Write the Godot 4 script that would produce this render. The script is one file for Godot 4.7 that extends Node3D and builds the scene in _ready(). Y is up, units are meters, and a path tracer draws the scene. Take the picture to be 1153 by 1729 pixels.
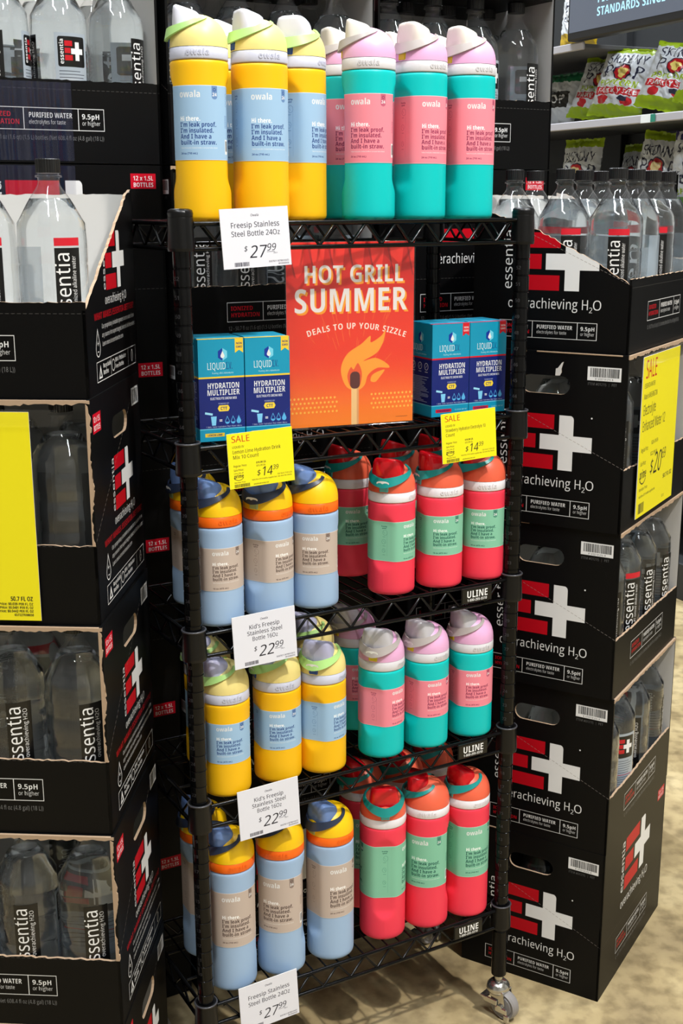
extends Node3D

# ---------------------------------------------------------------- canvas: flat print computed into textures
class Canvas:
	var im: Image
	var s := 2
	var W := 0
	var H := 0
	static var cache := {}
	func _init(w: int, h: int, bg: Color):
		W = w
		H = h
		im = Image.create(w * s, h * s, false, Image.FORMAT_RGB8)
		im.fill(bg)
	func rect(x: float, y: float, w: float, h: float, c: Color) -> void:
		var x0 := roundi(x * s)
		var y0 := roundi(y * s)
		im.fill_rect(Rect2i(x0, y0, maxi(1, roundi((x + w) * s) - x0), maxi(1, roundi((y + h) * s) - y0)), c)
	func frame(x: float, y: float, w: float, h: float, t: float, c: Color) -> void:
		rect(x, y, w, t, c)
		rect(x, y + h - t, w, t, c)
		rect(x, y, t, h, c)
		rect(x + w - t, y, t, h, c)
	func poly(p: PackedVector2Array, c: Color) -> void:
		var n := p.size()
		var lo := 1e9
		var hi := -1e9
		for q in p:
			lo = minf(lo, q.y)
			hi = maxf(hi, q.y)
		for yy in range(maxi(0, floori(lo * s)), mini(H * s - 1, ceili(hi * s)) + 1):
			var y := (yy + 0.5) / s
			var xs := []
			for i in n:
				var a := p[i]
				var b := p[(i + 1) % n]
				if (a.y <= y) != (b.y <= y):
					xs.append(a.x + (y - a.y) / (b.y - a.y) * (b.x - a.x))
			xs.sort()
			for k in range(0, xs.size() - 1, 2):
				var x0 := ceili(float(xs[k]) * s - 0.5)
				var x1 := ceili(float(xs[k + 1]) * s - 0.5)
				if x1 > x0:
					im.fill_rect(Rect2i(x0, yy, x1 - x0, 1), c)
	func disc(x: float, y: float, rx: float, ry: float, c: Color) -> void:
		var p := PackedVector2Array()
		for i in 40:
			p.append(Vector2(x + rx * cos(TAU * i / 40.0), y + ry * sin(TAU * i / 40.0)))
		poly(p, c)
	func round_rect(x: float, y: float, w: float, h: float, r: float, c: Color) -> void:
		var p := PackedVector2Array()
		for k in 4:
			var cx: float = x + (w - r if k in [0, 3] else r)
			var cy: float = y + (h - r if k in [0, 1] else r)
			for i in 7:
				var a := TAU * (k * 0.25 + i / 24.0)
				p.append(Vector2(cx + r * cos(a), cy + r * sin(a)))
		poly(p, c)
	func ring(x: float, y: float, rx: float, ry: float, t: float, c: Color, inside: Color) -> void:
		disc(x, y, rx, ry, c)
		disc(x, y, rx - t, ry - t, inside)
	func line(a: Vector2, b: Vector2, t: float, c: Color) -> void:
		var n := (b - a).normalized().orthogonal() * t * 0.5
		poly(PackedVector2Array([a + n, b + n, b - n, a - n]), c)
	func dashes(a: Vector2, b: Vector2, t: float, on: float, off: float, c: Color) -> void:
		var d := (b - a).normalized()
		var at := 0.0
		while at < a.distance_to(b):
			line(a + d * at, a + d * minf(at + on, a.distance_to(b)), t, c)
			at += on + off
	func drop(x: float, y: float, r: float, c: Color) -> void:
		disc(x, y, r, r, c)
		poly(PackedVector2Array([Vector2(x - r * 0.9, y - r * 0.42), Vector2(x, y - r * 2.3), Vector2(x + r * 0.9, y - r * 0.42)]), c)
	func barcode(x: float, y: float, w: float, h: float, c: Color, salt: int) -> void:
		var g := RandomNumberGenerator.new()
		g.seed = salt
		var at := 0.0
		while at < w:
			var t := g.randf_range(0.6, 2.0) * w / 60.0
			rect(x + at, y, t, h, c)
			at += t + g.randf_range(0.6, 1.8) * w / 60.0
	static func font(kind: String) -> Font:
		var key := "font" + kind
		if not cache.has(key):
			var f := SystemFont.new()
			f.font_names = PackedStringArray(["Droid Serif" if "serif" in kind else "Droid Sans"])
			f.font_weight = 700 if "bold" in kind else 400
			cache[key] = f
		return cache[key]
	static func glyphs(t: String, kind: String) -> PackedVector2Array:
		var key := kind + "|" + t
		if not cache.has(key):
			var m := TextMesh.new()
			m.font = font(kind)
			m.font_size = 64
			m.pixel_size = 1.0 / 64.0
			m.depth = 0.0
			m.curve_step = 1.0
			m.horizontal_alignment = HORIZONTAL_ALIGNMENT_LEFT
			m.vertical_alignment = VERTICAL_ALIGNMENT_TOP
			m.text = t
			var arr := m.get_mesh_arrays()
			var up: float = font(kind).get_ascent(64) / 64.0
			var out := PackedVector2Array()
			var v: PackedVector3Array = arr[Mesh.ARRAY_VERTEX]
			var ix = arr[Mesh.ARRAY_INDEX]
			if ix != null and ix.size():
				for i in ix:
					out.append(Vector2(v[i].x, v[i].y + up))
			else:
				for q in v:
					out.append(Vector2(q.x, q.y + up))
			cache[key] = out
		return cache[key]
	static func width(t: String, kind: String) -> float:
		var w := 0.0
		for q in glyphs(t, kind):
			w = maxf(w, q.x)
		return w
	# x, y: the baseline's left end (or its middle / right end); size: height of the em; fit: a width to stretch to
	func text(t: String, x: float, y: float, size: float, c: Color, kind := "plain", align := 0.0, fit := 0.0, turn := 0.0, shear := 0.0) -> void:
		var g := glyphs(t, kind)
		var w := width(t, kind)
		var k := fit / (w * size) if fit > 0.0 else 1.0
		var ca := cos(turn)
		var sa := sin(turn)
		for i in range(0, g.size() - 2, 3):
			var p := PackedVector2Array()
			for j in 3:
				var q := g[i + j]
				var lx := (q.x - w * align + q.y * shear) * size * k
				var ly := -q.y * size
				p.append(Vector2(x + lx * ca - ly * sa, y + lx * sa + ly * ca))
			poly(p, c)
	func texture() -> ImageTexture:
		im.shrink_x2()
		return ImageTexture.create_from_image(im)

# ---------------------------------------------------------------- helpers
var rng := RandomNumberGenerator.new()
var taken := {}
var M := {}

func rgb(r: float, g: float, b: float) -> Color:
	return Color(r / 255.0, g / 255.0, b / 255.0)

func mat(c: Color, rough := 0.5, metal := 0.0, spec := 0.5) -> StandardMaterial3D:
	var m := StandardMaterial3D.new()
	m.albedo_color = c
	m.roughness = rough
	m.metallic = metal
	m.metallic_specular = spec
	m.cull_mode = BaseMaterial3D.CULL_DISABLED
	return m

func print_mat(t: Texture2D, rough := 0.5, spec := 0.5) -> StandardMaterial3D:
	var m := mat(Color.WHITE, rough, 0.0, spec)
	m.albedo_texture = t
	m.texture_repeat = false
	return m

func numbered(n: String) -> String:
	if not taken.has(n):
		taken[n] = 0
		return n
	taken[n] += 1
	return "%s_%03d" % [n, taken[n]]

func thing(called: String, label: String, category: String, at := Vector3.ZERO, turn := 0.0, group := "") -> Node3D:
	var o := Node3D.new()
	o.name = numbered(called)
	add_child(o, true)
	o.position = at
	o.rotation.y = turn
	tag(o, label, category, group)
	return o

func tag(o: Node3D, label: String, category: String, group := "") -> void:
	o.set_meta("label", label)
	o.set_meta("category", category)
	if group:
		o.set_meta("group", group)

func part(called: String, m: Mesh, ma: Material, parent: Node3D, at := Vector3.ZERO, rot := Vector3.ZERO) -> MeshInstance3D:
	var o := MeshInstance3D.new()
	o.name = called
	o.mesh = m
	if ma:
		o.material_override = ma
	parent.add_child(o, true)
	o.position = at
	o.rotation = rot
	return o

func solo(called: String, m: Mesh, ma: Material, label: String, category: String, at := Vector3.ZERO, rot := Vector3.ZERO, group := "") -> MeshInstance3D:
	var o := part(numbered(called), m, ma, self, at, rot)
	tag(o, label, category, group)
	return o

func structure(called: String, m: Mesh, ma: Material, at := Vector3.ZERO, rot := Vector3.ZERO) -> MeshInstance3D:
	var o := part(called, m, ma, self, at, rot)
	o.set_meta("kind", "structure")
	return o

func begin() -> SurfaceTool:
	var st := SurfaceTool.new()
	st.begin(Mesh.PRIMITIVE_TRIANGLES)
	return st

func done(st: SurfaceTool, mesh: ArrayMesh = null) -> ArrayMesh:
	st.generate_normals()
	return st.commit(mesh)

func tri(st: SurfaceTool, a: Vector3, b: Vector3, c: Vector3, ua := Vector2.ZERO, ub := Vector2.ZERO, uc := Vector2.ZERO) -> void:
	st.set_uv(ua)
	st.add_vertex(a)
	st.set_uv(ub)
	st.add_vertex(b)
	st.set_uv(uc)
	st.add_vertex(c)

# clockwise seen from the front: a top left, b top right, c bottom right, d bottom left
func quad(st: SurfaceTool, a: Vector3, b: Vector3, c: Vector3, d: Vector3, ua := Vector2(0, 0), ub := Vector2(1, 0), uc := Vector2(1, 1), ud := Vector2(0, 1)) -> void:
	tri(st, a, b, c, ua, ub, uc)
	tri(st, a, c, d, ua, uc, ud)

# rows of points (each row going to the viewer's right, rows from top to bottom)
func sheet(st: SurfaceTool, rows: Array, smooth := 1) -> void:
	st.set_smooth_group(smooth)
	var nv := rows.size() - 1
	for j in nv:
		var a: PackedVector3Array = rows[j]
		var b: PackedVector3Array = rows[j + 1]
		var nu := a.size() - 1
		for i in nu:
			var u0 := float(i) / nu
			var u1 := float(i + 1) / nu
			var v0 := float(j) / nv
			var v1 := float(j + 1) / nv
			quad(st, a[i], a[i + 1], b[i + 1], b[i], Vector2(u0, v0), Vector2(u1, v0), Vector2(u1, v1), Vector2(u0, v1))

# profile from bottom to top, (radius, height); sharp: each profile step keeps its own edge
func lathe(st: SurfaceTool, profile: Array, seg := 32, sharp := false, group := 1) -> void:
	for j in profile.size() - 1:
		st.set_smooth_group(group + (j if sharp else 0))
		var p: Vector2 = profile[j]
		var q: Vector2 = profile[j + 1]
		for i in seg:
			var a := TAU * i / seg
			var b := TAU * (i + 1) / seg
			var ua := Vector2(sin(a), cos(a))
			var ub := Vector2(sin(b), cos(b))
			var p0 := Vector3(ua.x * p.x, p.y, ua.y * p.x)
			var p1 := Vector3(ub.x * p.x, p.y, ub.y * p.x)
			var q0 := Vector3(ua.x * q.x, q.y, ua.y * q.x)
			var q1 := Vector3(ub.x * q.x, q.y, ub.y * q.x)
			if q.x > 1e-6:
				tri(st, q0, q1, p1)
			if p.x > 1e-6:
				tri(st, q0, p1, p0)

func turned(profile: Array, seg := 32, sharp := false) -> ArrayMesh:
	var st := begin()
	lathe(st, profile, seg, sharp)
	return done(st)

func tube(st: SurfaceTool, pts: Array, r: float, n := 8, closed := false) -> void:
	st.set_smooth_group(1)
	var rings := []
	var count := pts.size()
	for i in count:
		var a: Vector3 = pts[(i - 1 + count) % count] if closed or i > 0 else pts[i]
		var b: Vector3 = pts[(i + 1) % count] if closed or i < count - 1 else pts[i]
		var t := (b - a).normalized()
		var side := t.cross(Vector3.UP if absf(t.y) < 0.9 else Vector3.RIGHT).normalized()
		var up := side.cross(t).normalized()
		var ring := PackedVector3Array()
		for k in n + 1:
			var w := TAU * k / n
			ring.append(pts[i] + (side * cos(w) + up * sin(w)) * r)
		rings.append(ring)
	if closed:
		rings.append(rings[0])
	for i in rings.size() - 1:
		for k in n:
			quad(st, rings[i][k], rings[i][k + 1], rings[i + 1][k + 1], rings[i + 1][k])
	if not closed:
		st.set_smooth_group(2)
		for k in n:
			tri(st, pts[0], rings[0][k + 1], rings[0][k])
			tri(st, pts[count - 1], rings[count - 1][k], rings[count - 1][k + 1])

# a box with chamfered edges
func block(st: SurfaceTool, c: Vector3, size: Vector3, r := 0.001) -> void:
	st.set_smooth_group(-1)
	var h := size * 0.5
	r = minf(r, minf(h.x, minf(h.y, h.z)) * 0.9)
	var ax := [Vector3.RIGHT, Vector3.UP, Vector3.BACK]
	var at := func(sx: float, sy: float, sz: float, full: int) -> Vector3:
		var v := Vector3(h.x - r, h.y - r, h.z - r)
		v[full] += r
		return c + Vector3(v.x * sx, v.y * sy, v.z * sz)
	var face := func(pts: Array) -> void:
		var nrm: Vector3 = (pts[1] - pts[0]).cross(pts[2] - pts[0])
		var mid := Vector3.ZERO
		for p in pts:
			mid += p / pts.size()
		if nrm.dot(mid - c) > 0.0:
			pts.reverse()
		for i in range(1, pts.size() - 1):
			tri(st, pts[0], pts[i], pts[i + 1])
	for k in 3:
		var u := (k + 1) % 3
		var w := (k + 2) % 3
		for s in [-1.0, 1.0]:
			var quadp := []
			for e in [[-1, -1], [1, -1], [1, 1], [-1, 1]]:
				var sg := Vector3.ZERO
				sg[k] = s
				sg[u] = e[0]
				sg[w] = e[1]
				quadp.append(at.call(sg.x, sg.y, sg.z, k))
			face.call(quadp)
		for a in [-1.0, 1.0]:
			for b in [-1.0, 1.0]:
				var s1 := Vector3.ZERO
				s1[u] = a
				s1[w] = b
				s1[k] = -1
				var s2 := s1
				s2[k] = 1
				face.call([at.call(s1.x, s1.y, s1.z, u), at.call(s2.x, s2.y, s2.z, u), at.call(s2.x, s2.y, s2.z, w), at.call(s1.x, s1.y, s1.z, w)])
	for a in [-1.0, 1.0]:
		for b in [-1.0, 1.0]:
			for d in [-1.0, 1.0]:
				face.call([at.call(a, b, d, 0), at.call(a, b, d, 1), at.call(a, b, d, 2)])

func box_mesh(size: Vector3, r := 0.001, c := Vector3.ZERO) -> ArrayMesh:
	var st := begin()
	block(st, c, size, r)
	return done(st)

# a flat plate cut to outline (x right, y up, front at z = 0, back at -thick): surface 0 print, surface 1 edges and back
func plate(outlines: Array, thick: float, size: Vector2, front: Material, rest: Material, back: Material = null, seam := -1.0, fold: Material = null) -> ArrayMesh:
	var sf := begin()
	var sd := begin()
	var folded := 0
	sd.set_smooth_group(-1)
	var se := begin()
	var sb := begin()
	for st in [sf, se, sb]:
		st.set_smooth_group(-1)
	for o in outlines:
		var p: PackedVector2Array = o
		if Geometry2D.is_polygon_clockwise(p):
			p.reverse()
		var ix := Geometry2D.triangulate_polygon(p)
		for i in range(0, ix.size(), 3):
			var v := []
			for j in 3:
				v.append(p[ix[i + j]])
			if (v[1] - v[0]).cross(v[2] - v[0]) > 0.0:
				v.reverse()
			var uv := func(q: Vector2) -> Vector2: return Vector2(q.x / size.x, 1.0 - q.y / size.y)
			tri(sf, Vector3(v[0].x, v[0].y, 0), Vector3(v[1].x, v[1].y, 0), Vector3(v[2].x, v[2].y, 0), uv.call(v[0]), uv.call(v[1]), uv.call(v[2]))
			tri(sb, Vector3(v[2].x, v[2].y, -thick), Vector3(v[1].x, v[1].y, -thick), Vector3(v[0].x, v[0].y, -thick))
		for i in p.size():
			var a := p[i]
			var b := p[(i + 1) % p.size()]
			if seam >= 0.0 and absf(a.x - seam) < 1e-5 and absf(b.x - seam) < 1e-5:
				continue
			var on_rim := false
			for ax in 2:
				for rim in [0.0, size[ax]]:
					if absf(a[ax] - rim) < 1e-5 and absf(b[ax] - rim) < 1e-5:
						on_rim = true
			if fold and on_rim:
				folded += 1
			quad(sd if fold and on_rim else se, Vector3(b.x, b.y, 0), Vector3(a.x, a.y, 0), Vector3(a.x, a.y, -thick), Vector3(b.x, b.y, -thick))
	var m := done(sf)
	m.surface_set_material(0, front)
	m = done(sb, m)
	m.surface_set_material(1, back if back else rest)
	var edges := 0
	for o in outlines:
		edges += o.size()
	if edges > folded + (2 * outlines.size() if seam >= 0.0 else 0):
		m = done(se, m)
		m.surface_set_material(m.get_surface_count() - 1, rest)
	if folded:
		m = done(sd, m)
		m.surface_set_material(m.get_surface_count() - 1, fold)
	return m

func torn(pts: Array, amount: float, step: float, salt: int) -> PackedVector2Array:
	var g := RandomNumberGenerator.new()
	g.seed = salt
	var out := PackedVector2Array()
	for i in pts.size() - 1:
		var a: Vector2 = pts[i]
		var b: Vector2 = pts[i + 1]
		var n := maxi(1, roundi(a.distance_to(b) / step))
		for k in n:
			var q := a.lerp(b, float(k) / n)
			if k > 0:
				q += Vector2(g.randf_range(-0.3, 0.3) * step, g.randf_range(-amount, amount))
			out.append(q)
	out.append(pts[pts.size() - 1])
	return out

# a patch of a cylinder around the y axis, printed: angles in degrees, 0 at +z, growing towards +x
func patch(r: float, a0: float, a1: float, y0: float, y1: float, seg := 10) -> ArrayMesh:
	var st := begin()
	var top := PackedVector3Array()
	var low := PackedVector3Array()
	for i in seg + 1:
		var a := deg_to_rad(lerpf(a0, a1, float(i) / seg))
		top.append(Vector3(sin(a) * r, y1, cos(a) * r))
		low.append(Vector3(sin(a) * r, y0, cos(a) * r))
	sheet(st, [top, low])
	return done(st)

func noise_tex(seed_: int, freq: float, ramp: Array, size := 512, octaves := 5, kind := FastNoiseLite.TYPE_SIMPLEX_SMOOTH) -> NoiseTexture2D:
	var n := FastNoiseLite.new()
	n.seed = seed_
	n.noise_type = kind
	n.frequency = freq
	n.fractal_octaves = octaves
	var t := NoiseTexture2D.new()
	t.width = size
	t.height = size
	t.seamless = true
	t.noise = n
	if ramp.size():
		var g := Gradient.new()
		var offs := PackedFloat32Array()
		var cols := PackedColorArray()
		for e in ramp:
			offs.append(e[0])
			cols.append(e[1])
		g.offsets = offs
		g.colors = cols
		t.color_ramp = g
	return t

# ---------------------------------------------------------------- camera, light
func set_camera() -> void:
	var cam := Camera3D.new()
	cam.name = "camera"
	cam.fov = 45.02
	cam.near = 0.05
	cam.far = 60.0
	add_child(cam)
	cam.position = Vector3(-0.6468, 1.4493, 1.5927)
	cam.rotation = Vector3(deg_to_rad(-13.99), deg_to_rad(-29.31), 0.0)
	cam.rotate_object_local(Vector3.BACK, deg_to_rad(-0.13))
	cam.current = true

func set_light() -> void:
	var e := Environment.new()
	e.background_mode = Environment.BG_COLOR
	e.background_color = Color(0.02, 0.02, 0.022)
	e.tonemap_mode = Environment.TONE_MAPPER_LINEAR
	e.tonemap_exposure = 1.07
	e.sdfgi_enabled = true
	e.ssao_enabled = true
	e.ssil_enabled = true
	var w := WorldEnvironment.new()
	w.name = "environment"
	w.environment = e
	add_child(w)

const CEILING := 6.0

# a track spotlight under the ceiling: housing, glowing lens and the light itself
func track_light(at: Vector3, target: Vector3, energy: float, label: String) -> void:
	var o := thing("track_spotlight", label, "spotlight", at, 0.0, "track spotlights under the ceiling")
	var dir := (target - at).normalized()
	var b := Basis.looking_at(dir, Vector3.FORWARD if absf(dir.y) > 0.95 else Vector3.UP)
	var st := begin()
	lathe(st, [Vector2(0.03, 0.0), Vector2(0.06, 0.02), Vector2(0.07, 0.06), Vector2(0.07, 0.2), Vector2(0.066, 0.2), Vector2(0.066, 0.19), Vector2(0.0, 0.19)], 24, true)
	var h := part("housing", done(st), M.black_plastic, o)
	h.basis = b * Basis(Vector3.RIGHT, -PI / 2)
	var glow := mat(Color.WHITE, 0.5)
	glow.emission_enabled = true
	glow.emission = Color(1, 0.97, 0.92)
	glow.emission_energy_multiplier = 8.0
	var l := part("lens", turned([Vector2(0.064, 0.0), Vector2(0.0, 0.004)], 24), glow, o)
	l.basis = h.basis
	l.position = dir * 0.194
	var arm := begin()
	tube(arm, [Vector3(0, 0, 0), Vector3(0, CEILING - at.y, 0)], 0.012, 8)
	part("stem", done(arm), M.black_plastic, o)
	var s := SpotLight3D.new()
	s.name = "beam"
	s.light_color = Color(1, 0.975, 0.94)
	s.light_energy = energy
	s.light_size = 0.06
	s.spot_angle = 30.0
	s.spot_angle_attenuation = 0.7
	s.spot_range = 20.0
	s.spot_attenuation = 2.0
	s.shadow_enabled = true
	o.add_child(s)
	s.basis = b
	s.position = dir * 0.205

# a long ceiling fixture: tray, diffuser, area light of the same size
func strip_light(at: Vector3, size: Vector2, energy: float, label: String) -> void:
	var o := thing("ceiling_strip_light", label, "ceiling light", at, 0.0, "strip lights on the ceiling")
	part("housing", box_mesh(Vector3(size.x + 0.04, 0.07, size.y + 0.04), 0.005, Vector3(0, 0.04, 0)), M.white_metal, o)
	var glow := mat(Color.WHITE, 0.6)
	glow.emission_enabled = true
	glow.emission = Color(0.95, 0.975, 1.0)
	glow.emission_energy_multiplier = 5.0
	part("diffuser", box_mesh(Vector3(size.x, 0.012, size.y), 0.002, Vector3(0, -0.001, 0)), glow, o)
	var a := AreaLight3D.new()
	a.name = "glow"
	a.area_size = size
	a.light_color = Color(0.95, 0.975, 1.0)
	a.light_energy = energy
	a.area_range = 25.0
	a.area_attenuation = 2.0
	a.shadow_enabled = true
	o.add_child(a)
	a.position = Vector3(0, -0.02, 0)
	a.rotation.x = -PI / 2

# ---------------------------------------------------------------- prints
const BOX_L := 0.38
const BOX_W := 0.28
const BOX_H := 0.302
const INK := Color(0.035, 0.035, 0.037)
const WHITE := Color(0.9, 0.9, 0.9)
const RED := Color(0.74, 0.04, 0.11)

# all carton prints are laid out in metres, y up from the base, drawn at PPM pixels to the metre
const PPM := 2600.0

func p_rect(c: Canvas, h: float, x0: float, y0: float, x1: float, y1: float, col: Color) -> void:
	c.rect(x0 * PPM, (h - y1) * PPM, (x1 - x0) * PPM, (y1 - y0) * PPM, col)

func p_text(c: Canvas, h: float, t: String, x: float, y: float, cap: float, col: Color, kind := "bold", align := 0.0, fit := 0.0, turn := 0.0) -> void:
	c.text(t, x * PPM, (h - y) * PPM, cap / 0.72 * PPM, col, kind, align, fit * PPM, turn)

func plus_logo(c: Canvas, h: float, x: float, y: float, w: float, hh: float, bars := true) -> void:
	# three red bars and a white cross, in a box of w by hh whose lower left corner is x, y
	if bars:
		p_rect(c, h, x, y + hh * 0.735, x + w * 0.54, y + hh, RED)
		p_rect(c, h, x, y + hh * 0.37, x + w * 0.32, y + hh * 0.63, RED)
		p_rect(c, h, x, y, x + w * 0.54, y + hh * 0.265, RED)
	p_rect(c, h, x + w * 0.37, y + hh * 0.36, x + w, y + hh * 0.64, WHITE)
	p_rect(c, h, x + w * 0.6, y, x + w * 0.775, y + hh, WHITE)
	p_rect(c, h, x + w * 0.745, y + hh * 0.93, x + w * 0.776, y + hh * 1.01, INK)
	c.disc((x + w * 0.735) * PPM, (h - y - hh * 0.93) * PPM, w * 0.04 * PPM, hh * 0.07 * PPM, WHITE)

func info_frame(c: Canvas, h: float, xs: Array, y0: float, y1: float) -> void:
	var t := 0.0011
	c.frame(xs[0] * PPM, (h - y1) * PPM, (xs[3] - xs[0]) * PPM, (y1 - y0) * PPM, t * PPM, WHITE)
	for k in [1, 2]:
		p_rect(c, h, xs[k], y0, xs[k] + t, y1, WHITE)
	var hh := y1 - y0
	p_text(c, h, "IONIZED", xs[0] + 0.007, y0 + hh * 0.57, hh * 0.22, RED)
	p_text(c, h, "HYDRATION", xs[0] + 0.007, y0 + hh * 0.24, hh * 0.22, RED, "bold", 0.0, (xs[1] - xs[0]) * 0.8)
	p_text(c, h, "PURIFIED WATER", xs[1] + 0.008, y0 + hh * 0.55, hh * 0.23, WHITE, "bold", 0.0, (xs[2] - xs[1]) * 0.8)
	p_text(c, h, "electrolytes for taste", xs[1] + 0.008, y0 + hh * 0.27, hh * 0.19, WHITE, "plain", 0.0, (xs[2] - xs[1]) * 0.67)
	p_text(c, h, "9.5pH", xs[2] + 0.006, y0 + hh * 0.53, hh * 0.23, WHITE)
	p_text(c, h, "or higher", xs[2] + 0.006, y0 + hh * 0.25, hh * 0.19, WHITE, "plain", 0.0, (xs[3] - xs[2]) * 0.7)

func count_label(c: Canvas, h: float, x: float, y: float, w: float, hh: float) -> void:
	p_rect(c, h, x, y, x + w, y + hh, Color(0.76, 0.06, 0.15))
	p_text(c, h, "12 x 1.5L", x + w * 0.5, y + hh * 0.54, hh * 0.3, WHITE, "bold", 0.5, w * 0.8)
	p_text(c, h, "BOTTLES", x + w * 0.5, y + hh * 0.12, hh * 0.28, WHITE, "bold", 0.5, w * 0.8)

func water_name(c: Canvas, h: float, x: float, y: float, cap: float, fit: float) -> void:
	p_text(c, h, "overachieving H", x, y, cap, WHITE, "plain", 0.0, fit * 0.88)
	p_text(c, h, "2", x + fit * 0.89, y - cap * 0.28, cap * 0.55, WHITE, "plain")
	p_text(c, h, "O", x + fit * 0.925, y, cap, WHITE, "plain")

func scuffs(c: Canvas, n: int, salt: int) -> void:
	var g := RandomNumberGenerator.new()
	g.seed = salt
	for i in n:
		var a := Vector2(g.randf() * c.W, g.randf() * c.H)
		c.line(a, a + Vector2(g.randf_range(-14, 14), g.randf_range(-24, 24)), g.randf_range(0.5, 1.2), Color(0.16, 0.16, 0.16))

func print_end_a() -> ImageTexture:
	var h := BOX_H
	var c := Canvas.new(roundi(BOX_W * PPM), roundi(h * PPM), INK)
	scuffs(c, 26, 11)
	p_rect(c, h, 0.211, 0.258, 0.269, 0.281, WHITE)
	c.barcode(0.216 * PPM, (h - 0.279) * PPM, 0.048 * PPM, 0.015 * PPM, Color(0.1, 0.1, 0.1), 5)
	p_text(c, h, "8  57227 01215  8", 0.24, 0.2595, 0.0028, Color(0.1, 0.1, 0.1), "plain", 0.5)
	p_text(c, h, "ITEM #01215  |  PET", 0.212, 0.25, 0.0045, Color(0.42, 0.42, 0.42), "plain", 0.0, 0.05)
	plus_logo(c, h, 0.076, 0.1, 0.148, 0.095)
	p_text(c, h, "essentia", 0.071, 0.1, 0.0165, WHITE, "plain", 0.0, 0.098, -PI / 2)
	water_name(c, h, 0.064, 0.07, 0.0165, 0.163)
	count_label(c, h, 0.006, 0.258, 0.042, 0.024)
	info_frame(c, h, [0.05, 0.11, 0.19, 0.225], 0.02, 0.049)
	c.dashes(Vector2(0.1, h - 0.194) * PPM, Vector2(0.28, h - 0.112) * PPM, 1.6, 13, 7, Color(0.6, 0.57, 0.55))
	c.disc(0.222 * PPM, (h - 0.194) * PPM, 4, 4, WHITE)
	return c.texture()

func print_end_b() -> ImageTexture:
	var h := BOX_H
	var c := Canvas.new(roundi(BOX_W * PPM), roundi(h * PPM), INK)
	scuffs(c, 30, 12)
	count_label(c, h, 0.012, 0.255, 0.04, 0.026)
	p_rect(c, h, 0.228, 0.258, 0.27, 0.284, WHITE)
	c.barcode(0.232 * PPM, (h - 0.281) * PPM, 0.034 * PPM, 0.02 * PPM, Color(0.1, 0.1, 0.1), 6)
	plus_logo(c, h, 0.112, 0.13, 0.105, 0.077)
	p_text(c, h, "essentia", 0.109, 0.13, 0.012, WHITE, "plain", 0.0, 0.075, -PI / 2)
	water_name(c, h, 0.102, 0.112, 0.012, 0.118)
	p_text(c, h, "WHAT MAKES ESSENTIA BETTER?", 0.042, 0.095, 0.009, Color(0.66, 0.05, 0.1), "bold", 0.0, 0.222)
	for k in 3:
		p_text(c, h, ["Our proprietary ionization process turns water from", "any source into supercharged, ionized alkaline water.", "Learn more at essentiawater.com"][k], 0.078, 0.082 - k * 0.0115, 0.0062, WHITE, "plain", 0.0, [0.185, 0.19, 0.115][k])
	c.drop(0.055 * PPM, (h - 0.058) * PPM, 0.0115 * PPM, WHITE)
	c.drop(0.055 * PPM, (h - 0.058) * PPM, 0.0098 * PPM, INK)
	p_text(c, h, "+", 0.055, 0.06, 0.009, WHITE, "bold", 0.5)
	p_rect(c, h, 0.052, 0.053, 0.058, 0.0545, WHITE)
	c.frame(0.043 * PPM, (h - 0.041) * PPM, 0.222 * PPM, 0.027 * PPM, 3, WHITE)
	p_rect(c, h, 0.118, 0.014, 0.119, 0.041, WHITE)
	p_rect(c, h, 0.218, 0.014, 0.219, 0.041, WHITE)
	c.poly(PackedVector2Array([Vector2(0.053, h - 0.018) * PPM, Vector2(0.062, h - 0.036) * PPM, Vector2(0.071, h - 0.018) * PPM]), WHITE)
	c.poly(PackedVector2Array([Vector2(0.058, h - 0.0205) * PPM, Vector2(0.062, h - 0.029) * PPM, Vector2(0.066, h - 0.0205) * PPM]), INK)
	for k in 2:
		p_text(c, h, ["Recyclable", "Bottles"][k], 0.076, 0.03 - k * 0.009, 0.006, WHITE)
		p_text(c, h, ["BPA / Phthalate", "Free Bottles"][k], 0.142, 0.03 - k * 0.009, 0.006, WHITE)
	c.ring(0.131 * PPM, (h - 0.0275) * PPM, 0.0085 * PPM, 0.0085 * PPM, 4, WHITE, INK)
	c.ring(0.242 * PPM, (h - 0.0275) * PPM, 0.005 * PPM, 0.009 * PPM, 4, WHITE, INK)
	c.dashes(Vector2(0.002, h - 0.115) * PPM, Vector2(0.245, h - 0.285) * PPM, 1.8, 14, 9, Color(0.62, 0.58, 0.55))
	return c.texture()

func print_long(dim := false) -> ImageTexture:
	var h := BOX_H
	var c := Canvas.new(roundi(BOX_L * PPM), roundi(h * PPM), INK)
	scuffs(c, 34, 13)
	count_label(c, h, 0.3255, 0.266, 0.0425, 0.0235)
	plus_logo(c, h, 0.126, 0.168, 0.155, 0.11)
	p_text(c, h, "essentia", 0.12, 0.168, 0.018, WHITE, "plain", 0.0, 0.108, -PI / 2)
	water_name(c, h, 0.108, 0.135, 0.0175, 0.165)
	info_frame(c, h, [0.093, 0.16, 0.245, 0.287], 0.048, 0.081)
	p_text(c, h, "12 - 50.7 fl oz (1.6 qt) (1.5 L) bottles (Net 608.4 fl oz (4.8 gal) (18 L))", 0.095, 0.034, 0.0065, Color(0.5, 0.5, 0.5), "plain", 0.0, 0.19)
	c.dashes(Vector2(0.0, h - 0.108) * PPM, Vector2(0.38, h - 0.108) * PPM, 1.6, 13, 7, Color(0.36, 0.35, 0.34))
	return c.texture()

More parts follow.
